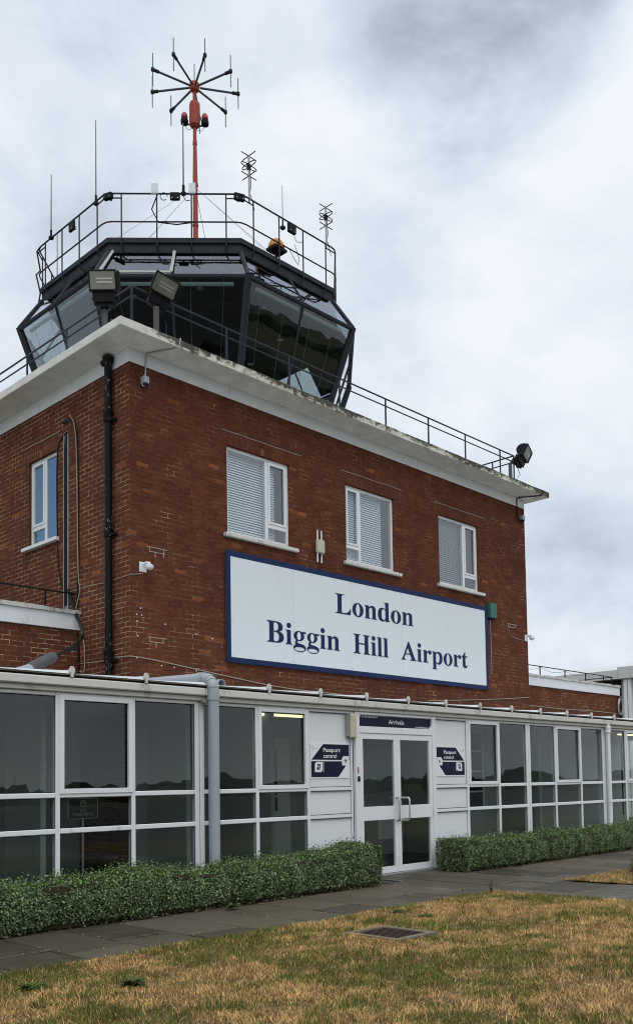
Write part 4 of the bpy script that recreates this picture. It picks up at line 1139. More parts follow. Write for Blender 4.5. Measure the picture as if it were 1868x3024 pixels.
tag(b.build('cable', 'black_plastic', loc=(5.0, 1.58, 12.2)), 'thin looped wire hanging by the yellow horn', 'cable')

# ------------------------------------------------------------------ main roof railing
rl = thing('roof_railing', 'long thin two bar railing along the edge of the white roof slab', 'railing', (5.4, .15, ZT))
RX0, RX1, RY0, RY1 = .15, 10.65, .15, 9.4
for z, r_ in ((9.02, .018), (8.87, .015), (8.46, .015)):
    MB().tube([(RX0, RY1, z), (RX0, RY0, z), (RX1, RY0, z), (RX1, RY1, z)], r_, 7).build('rail', 'rail' if z != 8.46 else 'rail_red', rl)
for x in (.15, 2.0, 3.425, 4.72, 6.046, 7.414, 8.72, 10.076, 10.65): MB().tube([(x, RY0, ZT), (x, RY0, 9.02)], .018, 7).build('post', 'rail', rl)
for y in (.95, 2.07, 3.41, 4.75, 6.1, 7.5):
    MB().tube([(RX0, y, ZT), (RX0, y, 9.02)], .018, 7).build('post', 'rail', rl); MB().tube([(RX1, y - .2, ZT), (RX1, y - .2, 9.02)], .018, 7).build('post', 'rail', rl)

# ------------------------------------------------------------------ floodlights
def flood(label, c, yaw, tilt, roll, post, lensmark=True):
    t = thing('floodlight', label, 'floodlight', (post[0], post[1], ZT), 'floodlights on the roof slab corners')
    m_ = Matrix.Translation(Vector(c)) @ Matrix.Rotation(R(yaw), 4, 'Z') @ Matrix.Rotation(R(tilt), 4, 'X') @ Matrix.Rotation(R(roll), 4, 'Y') @ Matrix.Scale(.84, 4)
    b = MB(); rect_frame(b, -.24, .24, -.19, .17, .026, -.14, -.09)
    # reflector body: rounded back
    prof = [(-.09, .165), (0, .16), (.09, .12), (.14, .05), (.15, -.05), (.10, -.14), (0, -.18), (-.09, -.185)]
    v = [(-.225, y, z) for y, z in prof] + [(.225, y, z) for y, z in prof]; n = len(prof)
    b.add(v, [(i, (i + 1) % n, n + (i + 1) % n, n + i) for i in range(n - 1)] + [tuple(range(n - 1, -1, -1)), tuple(range(n, 2 * n))])
    b.box(.25, .29, -.13, .02, -.16, .15); b.box(-.19, .19, -.10, .10, -.36, -.188); b.box(-.16, .16, -.06, .08, -.42, -.36)
    for z in (-.10, -.02, .06, .12): b.box(.29, .296, -.08, -.05, z, z + .03)
    h = b.xform(m_).build('housing', 'black', t)
    g = MB().box(-.214, .214, -.128, -.115, -.164, .144).xform(m_).build('lens', 'lens', t)
    g = MB().box(-.11, .17, -.132, -.129, .0, .03).box(-.10, .17, -.132, -.129, -.06, -.03).xform(m_); g.build('lamp', 'lamp', t)
    top = m_ @ Vector((0, 0, -.40)); l1, l2 = m_ @ Vector((-.20, 0, -.25)), m_ @ Vector((.20, 0, -.25))
    pz = Vector((post[0], post[1], min(top.z - .04, l1.z - .1, l2.z - .1)))
    b = MB(); b.tube([l1, l1.lerp(pz, .5) + (l1 - l2).normalized() * .06, pz, l2.lerp(pz, .5) + (l2 - l1).normalized() * .06, l2], .020, 6); b.build('bracket', 'black', t)
    b = MB(); b.tube([(post[0], post[1], ZT), pz], .045, 8); b.box(post[0] - .08, post[0] + .08, post[1] - .08, post[1] + .08, ZT, ZT + .02)
    b.tube([(post[0] + .03, post[1], ZT + .02), (post[0] + .2, post[1] + .12, ZT + .3)], .02, 6); b.build('stand', 'grey_dark', t)
    b = MB(); q = m_ @ Vector((.1, .05, -.42)); b.tube([q, q + Vector((.12, .0, -.15)), Vector((post[0] + .15, post[1] - .05, ZT + .25)), Vector((post[0] + .55, post[1] - .35, ZT + .01))], .008, 5); b.build('cable', 'black_plastic', t)
flood('black floodlight facing forward at the front corner of the roof slab', (-.375, .085, 8.84), -43, 8, -2, (-.31, .16))
flood('black tilted floodlight right of the one on the roof slab corner', (.66, .02, 9.16), -26, 20, 20, (.56, .10))
flood('black floodlight tilted on the far right corner of the roof slab', (10.86, .0, 9.12), 12, 22, 14, (10.42, .10))
# cable from the tilted flood and lamp at right along the roof edge to the soffit
b = MB(); b.tube([(.62, -.44, 8.15), (.60, -.437, 8.05), (.55, -.40, 7.995), (.30, -.04, 7.94), (.29, -.014, 7.90), (.285, -.014, 7.75), (.27, -.02, 7.60), (.25, -.06, 7.42), (.20, -.06, 7.40), (.20, -.04, 7.45)], .013, 6)
tag(b.build('cable', 'galv', loc=(.4, -.2, 7.9)), 'cable running under the roof slab to the near corner sensor', 'cable')
b = MB(); b.tube([(10.95, -.44, 8.12), (10.9, -.42, 7.99), (10.5, -.05, 7.94), (10.47, -.016, 7.88), (10.48, -.016, 7.5), (10.52, -.05, 7.40), (10.56, -.06, 7.44)], .014, 6)
tag(b.build('cable', 'black_plastic', loc=(10.6, -.2, 7.8)), 'dark cable running under the roof slab at its far right corner', 'cable')
def sensor(label, x, z):
    t = thing('light_sensor', label, 'sensor', (x, -.05, z), 'grey sensor boxes under the roof slab')
    MB().cbox(x - .05, x + .05, -.10, -.003, z - .05, z + .06, .008).build('housing', 'grey_plastic', t)
    MB().lathe((x, -.06, z - .09), [(.02, 0), (.045, .015), (.045, .04)], 12).build('eye', 'black_plastic', t)
sensor('small grey sensor box on the brick at the near corner', .245, 7.50); sensor('small grey sensor box on the brick at the far right corner', 10.64, 7.48)

# ------------------------------------------------------------------ pipes
def pipe_thing(name, label, pts, r, m, cat='pipe', n=14, collars=(), caps=True, partname='pipe'):
    t = thing(name, label, cat, pts[-1] if pts[-1][2] < pts[0][2] else pts[0])
    smooth_by_angle(MB().tube(pts, r, n, caps).build(partname, m, t), 50)
    return t
PY = .447
t = thing('downpipe', 'black cast iron downpipe with flaking paint on the left brick wall', 'pipe', (-.08, PY, 2.9))
smooth_by_angle(MB().tube([(-.08, PY, 2.9), (-.08, PY, 7.93)], .056, 14).build('pipe', 'pipe_black', t), 50)
for z in (3.31, 5.22, 6.99):
    smooth_by_angle(MB().lathe((-.08, PY, z), [(.058, -.09), (.072, -.08), (.072, .05), (.078, .06), (.078, .085), (.058, .09)], 14).build('collar', 'pipe_black', t), 40)
    MB().box(-.085, -.002, PY - .14, PY - .06, z - .07, z - .04).build('bracket', 'black', t)
smooth_by_angle(MB().lathe((-.08, PY, 7.86), [(.06, -.03), (.085, 0), (.085, .06), (.06, .08)], 14).build('hopper', 'black', t), 40)
MB().tube([(-.08, PY + .02, 7.86), (-.08, PY + .14, 7.87)], .05, 10).build('branch', 'black', t)
# grey soil pipe: along the eaves, elbow, down the glazing
def arc(c, r, a0, a1, n, f): return [f(c, r * math.cos(R(a0 + (a1 - a0) * i / n)), r * math.sin(R(a0 + (a1 - a0) * i / n))) for i in range(n + 1)]
GX, GY = -.575, -2.72
t = thing('vent_pipe', 'grey plastic pipe crossing the lobby roof and dropping down the glazing', 'pipe', (GX, GY, 0))
GX, GY = -.60, -2.70
bend = [(GX, GY + .17 - .17 * math.sin(R(a)), 2.515 + .17 * math.cos(R(a))) for a in (0, 15, 30, 45, 60, 75, 90)]
smooth_by_angle(MB().tube([(GX, 1.40, 2.83), (GX, -1.0, 2.745)] + bend + [(GX, GY, 2.44), (GX, GY, .02)], .068, 16).build('pipe', 'grey_plastic', t), 50)
for k_ in (0, 2, 3, 5):
    p, q = Vector(bend[k_]), Vector(bend[min(6, k_ + 1)]); d = (q - p).normalized()
    MB().tube([p - d * .010, p + d * .010], .074, 16).build('collar', 'grey_plastic', t)
MB().tube([(GX, GY, 2.40), (GX, GY, 2.47)], .077, 16).build('collar', 'grey_plastic', t); MB().tube([(GX, GY + .20, 2.688), (GX, GY + .28, 2.691)], .077, 16).build('collar', 'grey_plastic', t)
MB().box(GX - .12, GX + .03, -2.66, -2.60, 2.37, 2.40).build('bracket', 'galv', t)
# open ended pipe lying on the roof
SX = -.16
t = thing('spare_pipe', 'open ended grey pipe lying on the lobby roof behind the elbow', 'pipe', (SX, -2.3, 2.62))
b = MB(); n = 18
for y, r_ in ((-.2, .060), (-2.32, .060), (-2.32, .053), (-.2, .053)):
    for q in range(n): b.v.append((SX + r_ * math.sin(2 * math.pi * q / n), y, 2.665 + .05 * (y + 2.32) + r_ * math.cos(2 * math.pi * q / n)))
for k_ in range(3):
    for q in range(n): b.f.append((k_ * n + q, k_ * n + (q + 1) % n, (k_ + 1) * n + (q + 1) % n, (k_ + 1) * n + q))
smooth_by_angle(b.build('pipe', 'grey_plastic', t), 50)
# corrugated hose with cables, left
t = thing('cable_duct', 'dark corrugated duct swallowing black cables above the lobby roof', 'pipe', (-2.2, -1., 2.8))
P0, P1, P2 = Vector((-2.45, -1.2, 2.71)), Vector((-2.11, -1.03, 2.83)), Vector((-1.66, -.78, 3.045))
MB().tube([P0, P1], .062, 14).build('tail', 'grey_plastic', t)
pts = [P1.lerp(P2, i / 24) for i in range(25)]
smooth_by_angle(MB().tube(pts, [.068 + .006 * (i % 2) for i in range(25)], 14).build('hose', 'grey_dark', t), 30)
b = MB()
for k_ in range(4):
    o = .02 * k_
    b.tube([(-.02 - .004 * k_, 1.76 - o, 4.55), (-.03, 1.60 - o, 4.32), (-.05, 1.50 - o, 4.16), (-.15, 1.20 - o, 3.95), (-.55, .35, 3.55 + o), (-1.1, -.35, 3.25 + o), P2 + Vector((.02, .0, .02 - o * .5))], .013, 6)
tag(b.build('cable_bundle', 'black_plastic', loc=(-.3, .8, 3.8)), 'bundle of black cables sweeping from the wall channel into the duct', 'cable')
# white rainwater pipe on the right
t = thing('downpipe', 'white plastic downpipe with ribbed collar on the right hand glazing', 'pipe', (9.52, -2.62, 0))
smooth_by_angle(MB().tube([(9.52, -2.62, 0.0), (9.52, -2.62, 2.46)], .048, 14).lathe((9.52, -2.62, 2.36), [(.05, -.08), (.066, -.07), (.066, -.03), (.056, -.02), (.056, .0), (.066, .01), (.066, .05), (.05, .06)], 14).build('pipe', 'white', t), 40)

# ------------------------------------------------------------------ cables and fittings on the brick
t = thing('cable_tray', 'upright steel cable tray full of black cables beside the left window', 'cable tray', (-.03, 1.78, 4.16))
MB().box(-.03, -.002, 1.715, 1.73, 4.18, 7.1).box(-.03, -.002, 1.835, 1.85, 4.18, 7.1).box(-.008, -.002, 1.73, 1.835, 4.18, 7.1).build('channel', 'galv', t)
b = MB()
for k_ in range(4): b.tube([(-.022, 1.748 + .024 * k_, 4.3), (-.022, 1.748 + .024 * k_, 6.9), (-.02, 1.78, 7.14)], .010, 6)
b.build('cable', 'black_plastic', t)
def wire(label, pts, r, m, name='cable', x=None):
    # soften with midpoints
    P = [Vector(p) for p in pts]
    for _ in range(2):
        Q = [P[0]]
        for a, c in zip(P, P[1:]): Q += [a.lerp(c, .25), a.lerp(c, .75)]
        P = Q + [P[-1]]
    return tag(MB().tube(P, r, 6).build(name, m, loc=tuple(P[0])), label, 'cable')
LX_ = lambda l, x=-.012: [(x, y, z) for y, z in l]
wire('thin black cable looping left of the steel cable tray', LX_([(1.78, 7.14), (1.99, 7.08), (2.08, 6.91), (2.10, 6.27), (2.06, 5.07), (1.98, 4.74), (1.87, 4.56)]), .010, 'black_plastic')
wire('thick black cable dropping between tray and downpipe', LX_([(1.89, 7.32), (1.69, 7.33), (1.49, 7.18), (1.44, 6.58), (1.42, 5.76), (1.42, 4.72), (1.44, 4.38), (1.49, 4.16), (1.46, 3.81), (1.39, 3.46), (1.40, 3.1)], -.02), .018, 'black_plastic')
wire('pale cable dropping beside the thick black cable', LX_([(1.65, 7.39), (1.47, 7.17), (1.42, 6.34), (1.40, 4.67), (1.32, 4.48), (1.47, 4.2), (1.43, 4.03), (1.22, 3.69), (1.19, 3.26), (1.23, 3.15), (1.35, 3.19)], -.034), .009, 'cable_white')
wire('thin pale cable running along the wall to the near camera', LX_([(1.69, 4.50), (1.47, 4.51), (1.05, 4.51), (.66, 4.48), (.46, 4.485), (.0, 4.50)], -.008) + [(-.008, -.008, 4.505), (.10, -.008, 4.52), (.21, -.02, 4.55)], .0065, 'cable_white')
wire('long pale cable low round the brick corner above the lobby roof', LX_([(2.47, 3.25), (1.43, 3.32), (1.14, 3.30), (.65, 3.28), (.41, 3.31), (.0, 3.285)], -.01) + [(-.01, -.01, 3.285), (.23, -.01, 3.28), (.75, -.01, 3.23), (1.61, -.01, 3.14), (3., -.01, 3.0), (4.5, -.01, 2.98)], .009, 'cable_white')
wire('pale cable rising low on the brick under the big sign', [(7.0, -.01, 3.0), (8.38, -.01, 3.09), (9.77, -.01, 3.19), (10.78, -.01, 3.28)], .008, 'cable_white')
wire('pale cable sagging low along the right wing wall', [(11.2, 1.43, 3.33), (13.14, 1.43, 3.31), (14.91, 1.43, 3.29), (16.27, 1.43, 3.32), (18.0, 1.43, 3.30)], .010, 'cable_white')
wire('thin pale wire to the far wall camera', [(9.98, -.008, 4.86), (10.02, -.008, 4.70), (10.15, -.008, 4.62), (10.6, -.008, 4.60)], .006, 'cable_white')
def cctv(label, x, z, s=1.):
    t = thing('security_camera', label, 'camera', (x, -.1, z), 'white wall cameras')
    MB().cbox(x - .085, x - .0 + .04, -.022, -.003, z - .07, z + .08, .006).build('plate', 'panel', t)
    b = MB(); b.tube([(x - .02, -.015, z + .04), (x - .01, -.08, z + .055), (x + .0, -.14, z + .045), (x + .0, -.15, z + .025)], .026, 10); b.build('arm', 'panel', t)
    smooth_by_angle(MB().lathe((x, -.15, z - .02), [(.042, -.025), (.058, -.01), (.064, .0), (.064, .025), (.045, .04), (.025, .05)], 18).build('body', 'panel', t), 45)
    smooth_by_angle(MB().lathe((x, -.15, z - .062), [(.010, 0), (.028, .007), (.040, .02)], 16).build('dome', 'cream', t), 60)
cctv('white wall camera on the brick near the left corner', .24, 4.64); cctv('white wall camera at the right edge of the brick front', 10.74, 4.66)
t = thing('radio_access_point', 'cream radio unit with paired rods between first floor windows', 'access point', (3.92, -.06, 5.33))
MB().cbox(3.83, 4.02, -.10, -.03, 5.485, 5.725, .015).build('housing', 'cream', t)
for x in (3.865, 3.965): MB().tube([(x, -.055, 5.725), (x, -.055, 5.90)], .014, 8).build('rod', 'letter_white', t); MB().tube([(x, -.055, 5.32), (x, -.055, 5.485)], .014, 8).build('rod', 'letter_white', t)
MB().tube([(3.88, -.06, 5.485), (3.90, -.07, 5.42), (3.935, -.07, 5.42), (3.95, -.06, 5.485)], .006, 5).box(3.88, 3.96, -.03, -.002, 5.55, 5.66).build('bracket', 'black_plastic', t)
t = thing('alarm_box', 'teal green alarm box on brick right of the big sign', 'alarm', (9.28, -.05, 4.95))
MB().cbox(9.145, 9.40, -.12, -.003, 4.955, 5.28, .012).build('housing', 'green', t)
MB().prism_y([(9.17, 4.955), (9.19, 4.93), (9.36, 4.93), (9.38, 4.955)], -.11, -.01).build('base', 'black_plastic', t)
MB().tube([(9.265, -.012, 4.94), (9.275, -.012, 4.3), (9.27, -.012, 3.70)], .010, 6).build('conduit', 'galv', t)
t = thing('bulkhead_light', 'cream bulkhead lamp upright beside the arrivals door', 'light', (1.95, -2.56, 2.0))
MB().cbox(1.915, 2.04, -2.64, -2.56, 2.0, 2.35, .02).build('diffuser', 'cream', t); MB().box(1.885, 1.915, -2.60, -2.556, 2.03, 2.34).box(1.915, 2.035, -2.56, -2.533, 2.02, 2.34).build('back_box', 'galv', t)
MB().tube([(2.02, -2.56, 2.0), (2.022, -2.558, 1.3), (2.022, -2.558, .3)], .006, 5).build('wire', 'black_plastic', t)
t = thing('key_switch', 'small black key switch with red flag on the left door frame', 'switch', (2.11, -2.58, 1.39))
MB().cbox(2.09, 2.125, -2.605, -2.577, 1.385, 1.46, .006).build('body', 'black_plastic', t); MB().lathe((2.108, -2.605, 1.43), [(.012, 0), (.012, .012)], 10, 'y').build('barrel', 'steel', t)
MB().prism_y([(2.095, 1.59), (2.095, 1.51), (2.107, 1.49), (2.118, 1.51), (2.118, 1.59)], -2.581, -2.577).build('flag', 'orange', t)
# loose coil at the end of the right wing
b = MB()
for k_ in range(4):
    b.tube([(18.02 + .14 * math.cos(a) + .02 * k_, 1.38, 3.52 + (.26 - .02 * k_) * math.sin(a)) for a in [2 * math.pi * i / 16 for i in range(17)]], .012, 5)
b.tube([(17.98, 1.38, 3.84), (18.06, 1.36, 3.8), (18.15, 1.37, 3.66)], .014, 5)
tag(b.build('cable_coil', 'galv', loc=(18.1, 1.38, 3.5)), 'coil of grey cable hung at the right end of the wing wall', 'cable')
# fixings left in the brick
t = thing('wall_fixings', 'scattered pale plugs left in the brick below the near camera', 'fixings', (1.0, -.01, 3.4))
for x, z in ((.18, 4.02), (.11, 3.92), (.12, 3.82), (.20, 3.92), (.62, 3.83), (1.20, 3.74), (1.52, 3.70), (.13, 3.60), (.11, 3.27), (.55, 3.19), (.78, 3.18), (1.2, 3.16), (1.45, 3.13)):
    MB().lathe((x, -.001, z), [(.011, 0), (.009, .010)], 8, 'y').build('plug', 'letter_white', t)

# ------------------------------------------------------------------ pale building at the far right
pg = thing('pale_building', 'pale grey clad building with deep fascia behind the right wing', 'building', (27, 5, 0))
MB().box(24.35, 31, -1., 7.0, -.05, 5.05).build('wall', 'clad', pg)
b = MB(); b.box(24.0, 31, 4.48, 7.12, 5.06, 5.40); b.add([(24.0, 4.48, 5.40), (24.0, 7.12, 5.36), (24.5, 6.9, 5.62), (24.5, 4.48, 5.64)], [(0, 3, 2, 1)]); b.build('fascia', 'clad', pg)
b = MB(); b.box(23.98, 31, -1.2, 4.46, 5.05, 5.49); b.add([(23.98, -1.2, 5.49), (23.98, 4.46, 5.49), (24.5, 4.3, 5.66), (24.5, -1.2, 5.66)], [(0, 3, 2, 1)]); b.build('fascia', 'clad', pg)
for y0, y1 in ((-1.2, 1.6), (1.61, 3.95), (3.96, 4.45)):
    MB().box(23.97, 23.979, y0 + .01, y1 - .01, 5.06, 5.48).build('fascia_panel', 'clad', pg)
MB().box(24.05, 24.34, 4.0, 4.10, -.05, 5.05).box(24.05, 24.34, 4.14, 4.26, -.05, 5.05).build('pilaster', 'clad_white', pg)
MB().box(24.2, 24.34, -1., 3.98, -.05, 5.04).build('side_wall', 'clad_white', pg)
wf = MB(); wf.box(24.15, 24.20, 2.2, 3.75, 3.3, 4.57); w_ = wf.build('window', 'white', pg); MB().box(24.14, 24.148, 2.3, 3.66, 3.4, 4.48).build('pane', 'interior_dark', w_)
MB().box(24.32, 24.349, 4.5, 7., 0, 5.04).build('recess_shade', 'interior_dark', pg)  # dark sheet laid on the wall for the shade under the fascia

# ------------------------------------------------------------------ planting
def soup(name, verts, faces_idx, sizes, cols, m, parent=None, loc=(0, 0, 0)):
    """big mesh from arrays with a colour attribute"""
    me = bpy.data.meshes.new(name); o = bpy.data.objects.new(name, me); COL.objects.link(o)
    base = WL[parent] if parent is not None else Vector(loc)
    v = verts - np.array(base)[None]
    me.vertices.add(len(v)); me.vertices.foreach_set('co', v.astype(np.float32).ravel())
    me.loops.add(len(faces_idx)); me.loops.foreach_set('vertex_index', faces_idx.astype(np.int32))
    st = np.concatenate([[0], np.cumsum(sizes)[:-1]])
    me.polygons.add(len(sizes)); me.polygons.foreach_set('loop_start', st.astype(np.int32)); me.polygons.foreach_set('loop_total', sizes.astype(np.int32))
    me.update(calc_edges=True); me.validate()
    a = me.attributes.new('tint', 'FLOAT_COLOR', 'POINT'); a.data.foreach_set('color', np.c_[cols, np.ones(len(cols))].astype(np.float32).ravel())
    me.materials.append(MT[m]); WL[o] = base
    if parent is not None: o.parent = parent
    else: o.location = base
    return o
def leaves(n, pos, nrm, size, cols_c, cols_e):
    """n folded leaves: 6 points each, pale edge and green middle"""
    rnd = RNG.normal(size=(n, 3)); nn = nrm + rnd * .75; nn /= np.linalg.norm(nn, axis=1)[:, None]
    t = RNG.normal(size=(n, 3)); t -= nn * (t * nn).sum(1)[:, None]; t /= np.linalg.norm(t, axis=1)[:, None]
    bt = np.cross(nn, t); L = size[:, None]; Wd = L * .42
    base, tip = pos - t * L * .5, pos + t * L * .5
    l1, r1_ = pos - bt * Wd - nn * L * -.10, pos + bt * Wd + nn * L * .10
    cm, ct = pos - t * L * .15 - nn * L * .05, pos + t * L * .22 - nn * L * .05
    V = np.stack([base, l1, tip, r1_, cm, ct], 1).reshape(-1, 3)
    idx = np.array([0, 4, 1, 1, 4, 5, 1, 5, 2, 0, 3, 4, 3, 5, 4, 3, 2, 5])
    F = (np.arange(n)[:, None] * 6 + idx[None]).ravel(); sz = np.full(n * 6, 3)
    C = np.stack([cols_e, cols_e, cols_e, cols_e, cols_c, cols_c], 1).reshape(-1, 3)
    return V, F, sz, C
def hedge(label, x0, x1, y0, y1, hfun, dens, seed, seg):
    rg = np.random.default_rng(seed)
    t = thing('hedge', label, 'hedge', ((x0 + x1) / 2, (y0 + y1) / 2, 0), 'clipped variegated hedges under the glazing')
    N = int((x1 - x0) * dens)
    x = rg.uniform(x0, x1, N); h = hfun(x)
    wob = .06 * np.sin(x * 3.7 + seed) + .045 * np.sin(x * 8.9 + 1.) + .03 * np.sin(x * 17.3) + .02 * np.sin(x * 31.)
    # choose a point on the outline: front face, top, back or end
    per = rg.uniform(0, 1, N); front = per < .56; top = (per >= .56) & (per < .94); back = per >= .94
    yb, zb_ = rg.uniform(y0, y1, N), rg.uniform(.0, 1., N) ** .9
    bulge = .045 * np.sin(np.pi * np.clip(zb_, 0, 1))
    jit = np.abs(rg.normal(0, .022, N)) - .02 + (rg.random(N) < .06) * rg.uniform(0, .05, N)
    y = np.where(front, y0 - bulge - wob * .5 - jit, np.where(back, y1 + jit, yb))
    z = np.where(top, h + wob * .4 + jit + (rg.random(N) < .10) * rg.uniform(0, .09, N), zb_ * (h + wob * .4))
    rnd_edge = top * np.clip((y0 + .17 - y) / .17, 0, 1) ** 1.6; z -= rnd_edge * .10; z -= top * np.clip((y - y1 + .12) / .12, 0, 1) ** 1.6 * .06
    ex = np.clip(1 - np.minimum(x - x0, x1 - x) / .16, 0, 1) ** 1.6; z -= top * ex * .08; y += front * ex * .05
    y += (front & (zb_ > .70)) * (zb_ - .70) * .33
    y += front * (zb_ < .12) * .05
    nrm = np.zeros((N, 3)); nrm[front, 1] = -1; nrm[front, 2] = .35; nrm[top, 2] = 1; nrm[back, 1] = 1
    ends = ((x < x0 + .10) | (x > x1 - .10)); nrm[ends, 0] += np.where(x[ends] < (x0 + x1) / 2, -.8, .8)
    # extra leaves on both end faces
    M_ = int(dens * .5)
    for xe, sg_ in ((x0, -1), (x1, 1)):
        ye, ze = rg.uniform(y0 - .06, y1, M_), rg.uniform(0, 1, M_); he = hfun(np.full(M_, xe))
        xx = xe + sg_ * (np.abs(rg.normal(0, .02, M_)) + .03 * np.sin(np.pi * ze))
        x = np.r_[x, xx]; y = np.r_[y, ye]; z = np.r_[z, ze * he]; nrm = np.r_[nrm, np.tile([sg_, 0, .3], (M_, 1))]
    # light shoots standing out of the top and face
    ns = int((x1 - x0) * 9); sxp = rg.uniform(x0 + .05, x1 - .05, ns); syp = rg.uniform(y0, y1 - .1, ns); sh = rg.uniform(.03, .10, ns); kk = 9
    xx = np.repeat(sxp, kk) + rg.normal(0, .009, ns * kk); yy = np.repeat(syp, kk) + rg.normal(0, .009, ns * kk)
    zz = hfun(xx) - .02 + np.repeat(sh, kk) * rg.uniform(0, 1, ns * kk)
    x = np.r_[x, xx]; y = np.r_[y, yy]; z = np.r_[z, zz]; nrm = np.r_[nrm, np.tile([0, -.6, .6], (ns * kk, 1))]
    N = len(x); pos = np.c_[x, y, z]
    cl = .5 + .5 * np.sin(pos[:, 0] * 17 + np.sin(pos[:, 2] * 23) * 2 + pos[:, 1] * 19)
    g = rg.uniform(.45, 1.35, N)[:, None]
    base = np.array([[.058, .126, .026]]) * (1 - .45 * cl[:, None]) * g + np.array([[.02, .05, .022]]) * .45 * cl[:, None]
    young = (pos[:, 2] > hfun(pos[:, 0]) - .05) & (rg.random(N) < .5); base[young] *= np.array([1.35, 1.5, .8])
    edge = base * .5 + np.array([[.64, .74, .38]]) * (rg.uniform(0, 1.0, N) ** 1.5)[:, None] * (rg.random(N) < .62)[:, None]
    cream = rg.random(N) < .03; base[cream] = [.34, .34, .17]; edge[cream] = [.42, .40, .22]
    V, F, sz, C = leaves(N, pos, nrm, rg.uniform(.013, .028, N), base, edge)
    soup('foliage', V, F, sz, C, 'leaf', t)
    # dark solid core that makes the leaf gaps read shaded, plus real twigs
    core = MB(); n = int((x1 - x0) / .12); vs = []
    for i in range(n + 1):
        xx = x0 + .04 + (x1 - x0 - .08) * i / n; hh = float(hfun(np.array([xx]))[0]) - .045; w = .05 * math.sin(xx * 5.1 + seed) * .5 + .0175 * math.sin(xx * 12.7)
        vs += [(xx, y0 + .05 - w, .0), (xx, y0 + .02 - w, hh * .5), (xx, y0 + .06 - w, hh), (xx, y1 - .04, hh), (xx, y1 - .03, 0)]
    fs = [(i * 5 + a, i * 5 + a + 1, i * 5 + 6 + a, i * 5 + 5 + a) for i in range(n) for a in range(4)] + [(0, 1, 2, 3, 4), tuple(n * 5 + a for a in (4, 3, 2, 1, 0))]
    core.add(vs, fs)
    for i in range(int((x1 - x0) * 26)):
        xx = rg.uniform(x0 + .05, x1 - .05); yy = rg.uniform(y0 + .0, y0 + .10); hh = rg.uniform(.12, .40)
        core.tube([(xx, yy + .04, 0), (xx + rg.uniform(-.04, .04), yy - .01, hh * .5), (xx + rg.uniform(-.09, .09), yy - rg.uniform(.0, .05), hh)], .004, 4)
    core.build('core_twigs', 'twig', t)
    return t
hedge('clipped variegated hedge left of the arrivals door', -9.0, 1.60, -3.34, -2.74,
      lambda x: .425 + .02 * np.sin(x * 1.7) + .045 * np.exp(-((x + 1.75) / .28) ** 2) + .03 * np.clip((x + .3) / 2, 0, 1) + .065 * np.exp(-((x - 1.55) / .30) ** 2), 13000, 3, 0)
hedge('clipped variegated hedge right of the arrivals door', 3.72, 17.5, -3.30, -2.72,
      lambda x: .43 + .018 * np.sin(x * 2.1) + .05 * np.exp(-((x - 3.8) / .35) ** 2) + .03 * np.exp(-((x - 5.2) / .2) ** 2), 9500, 8, 0)

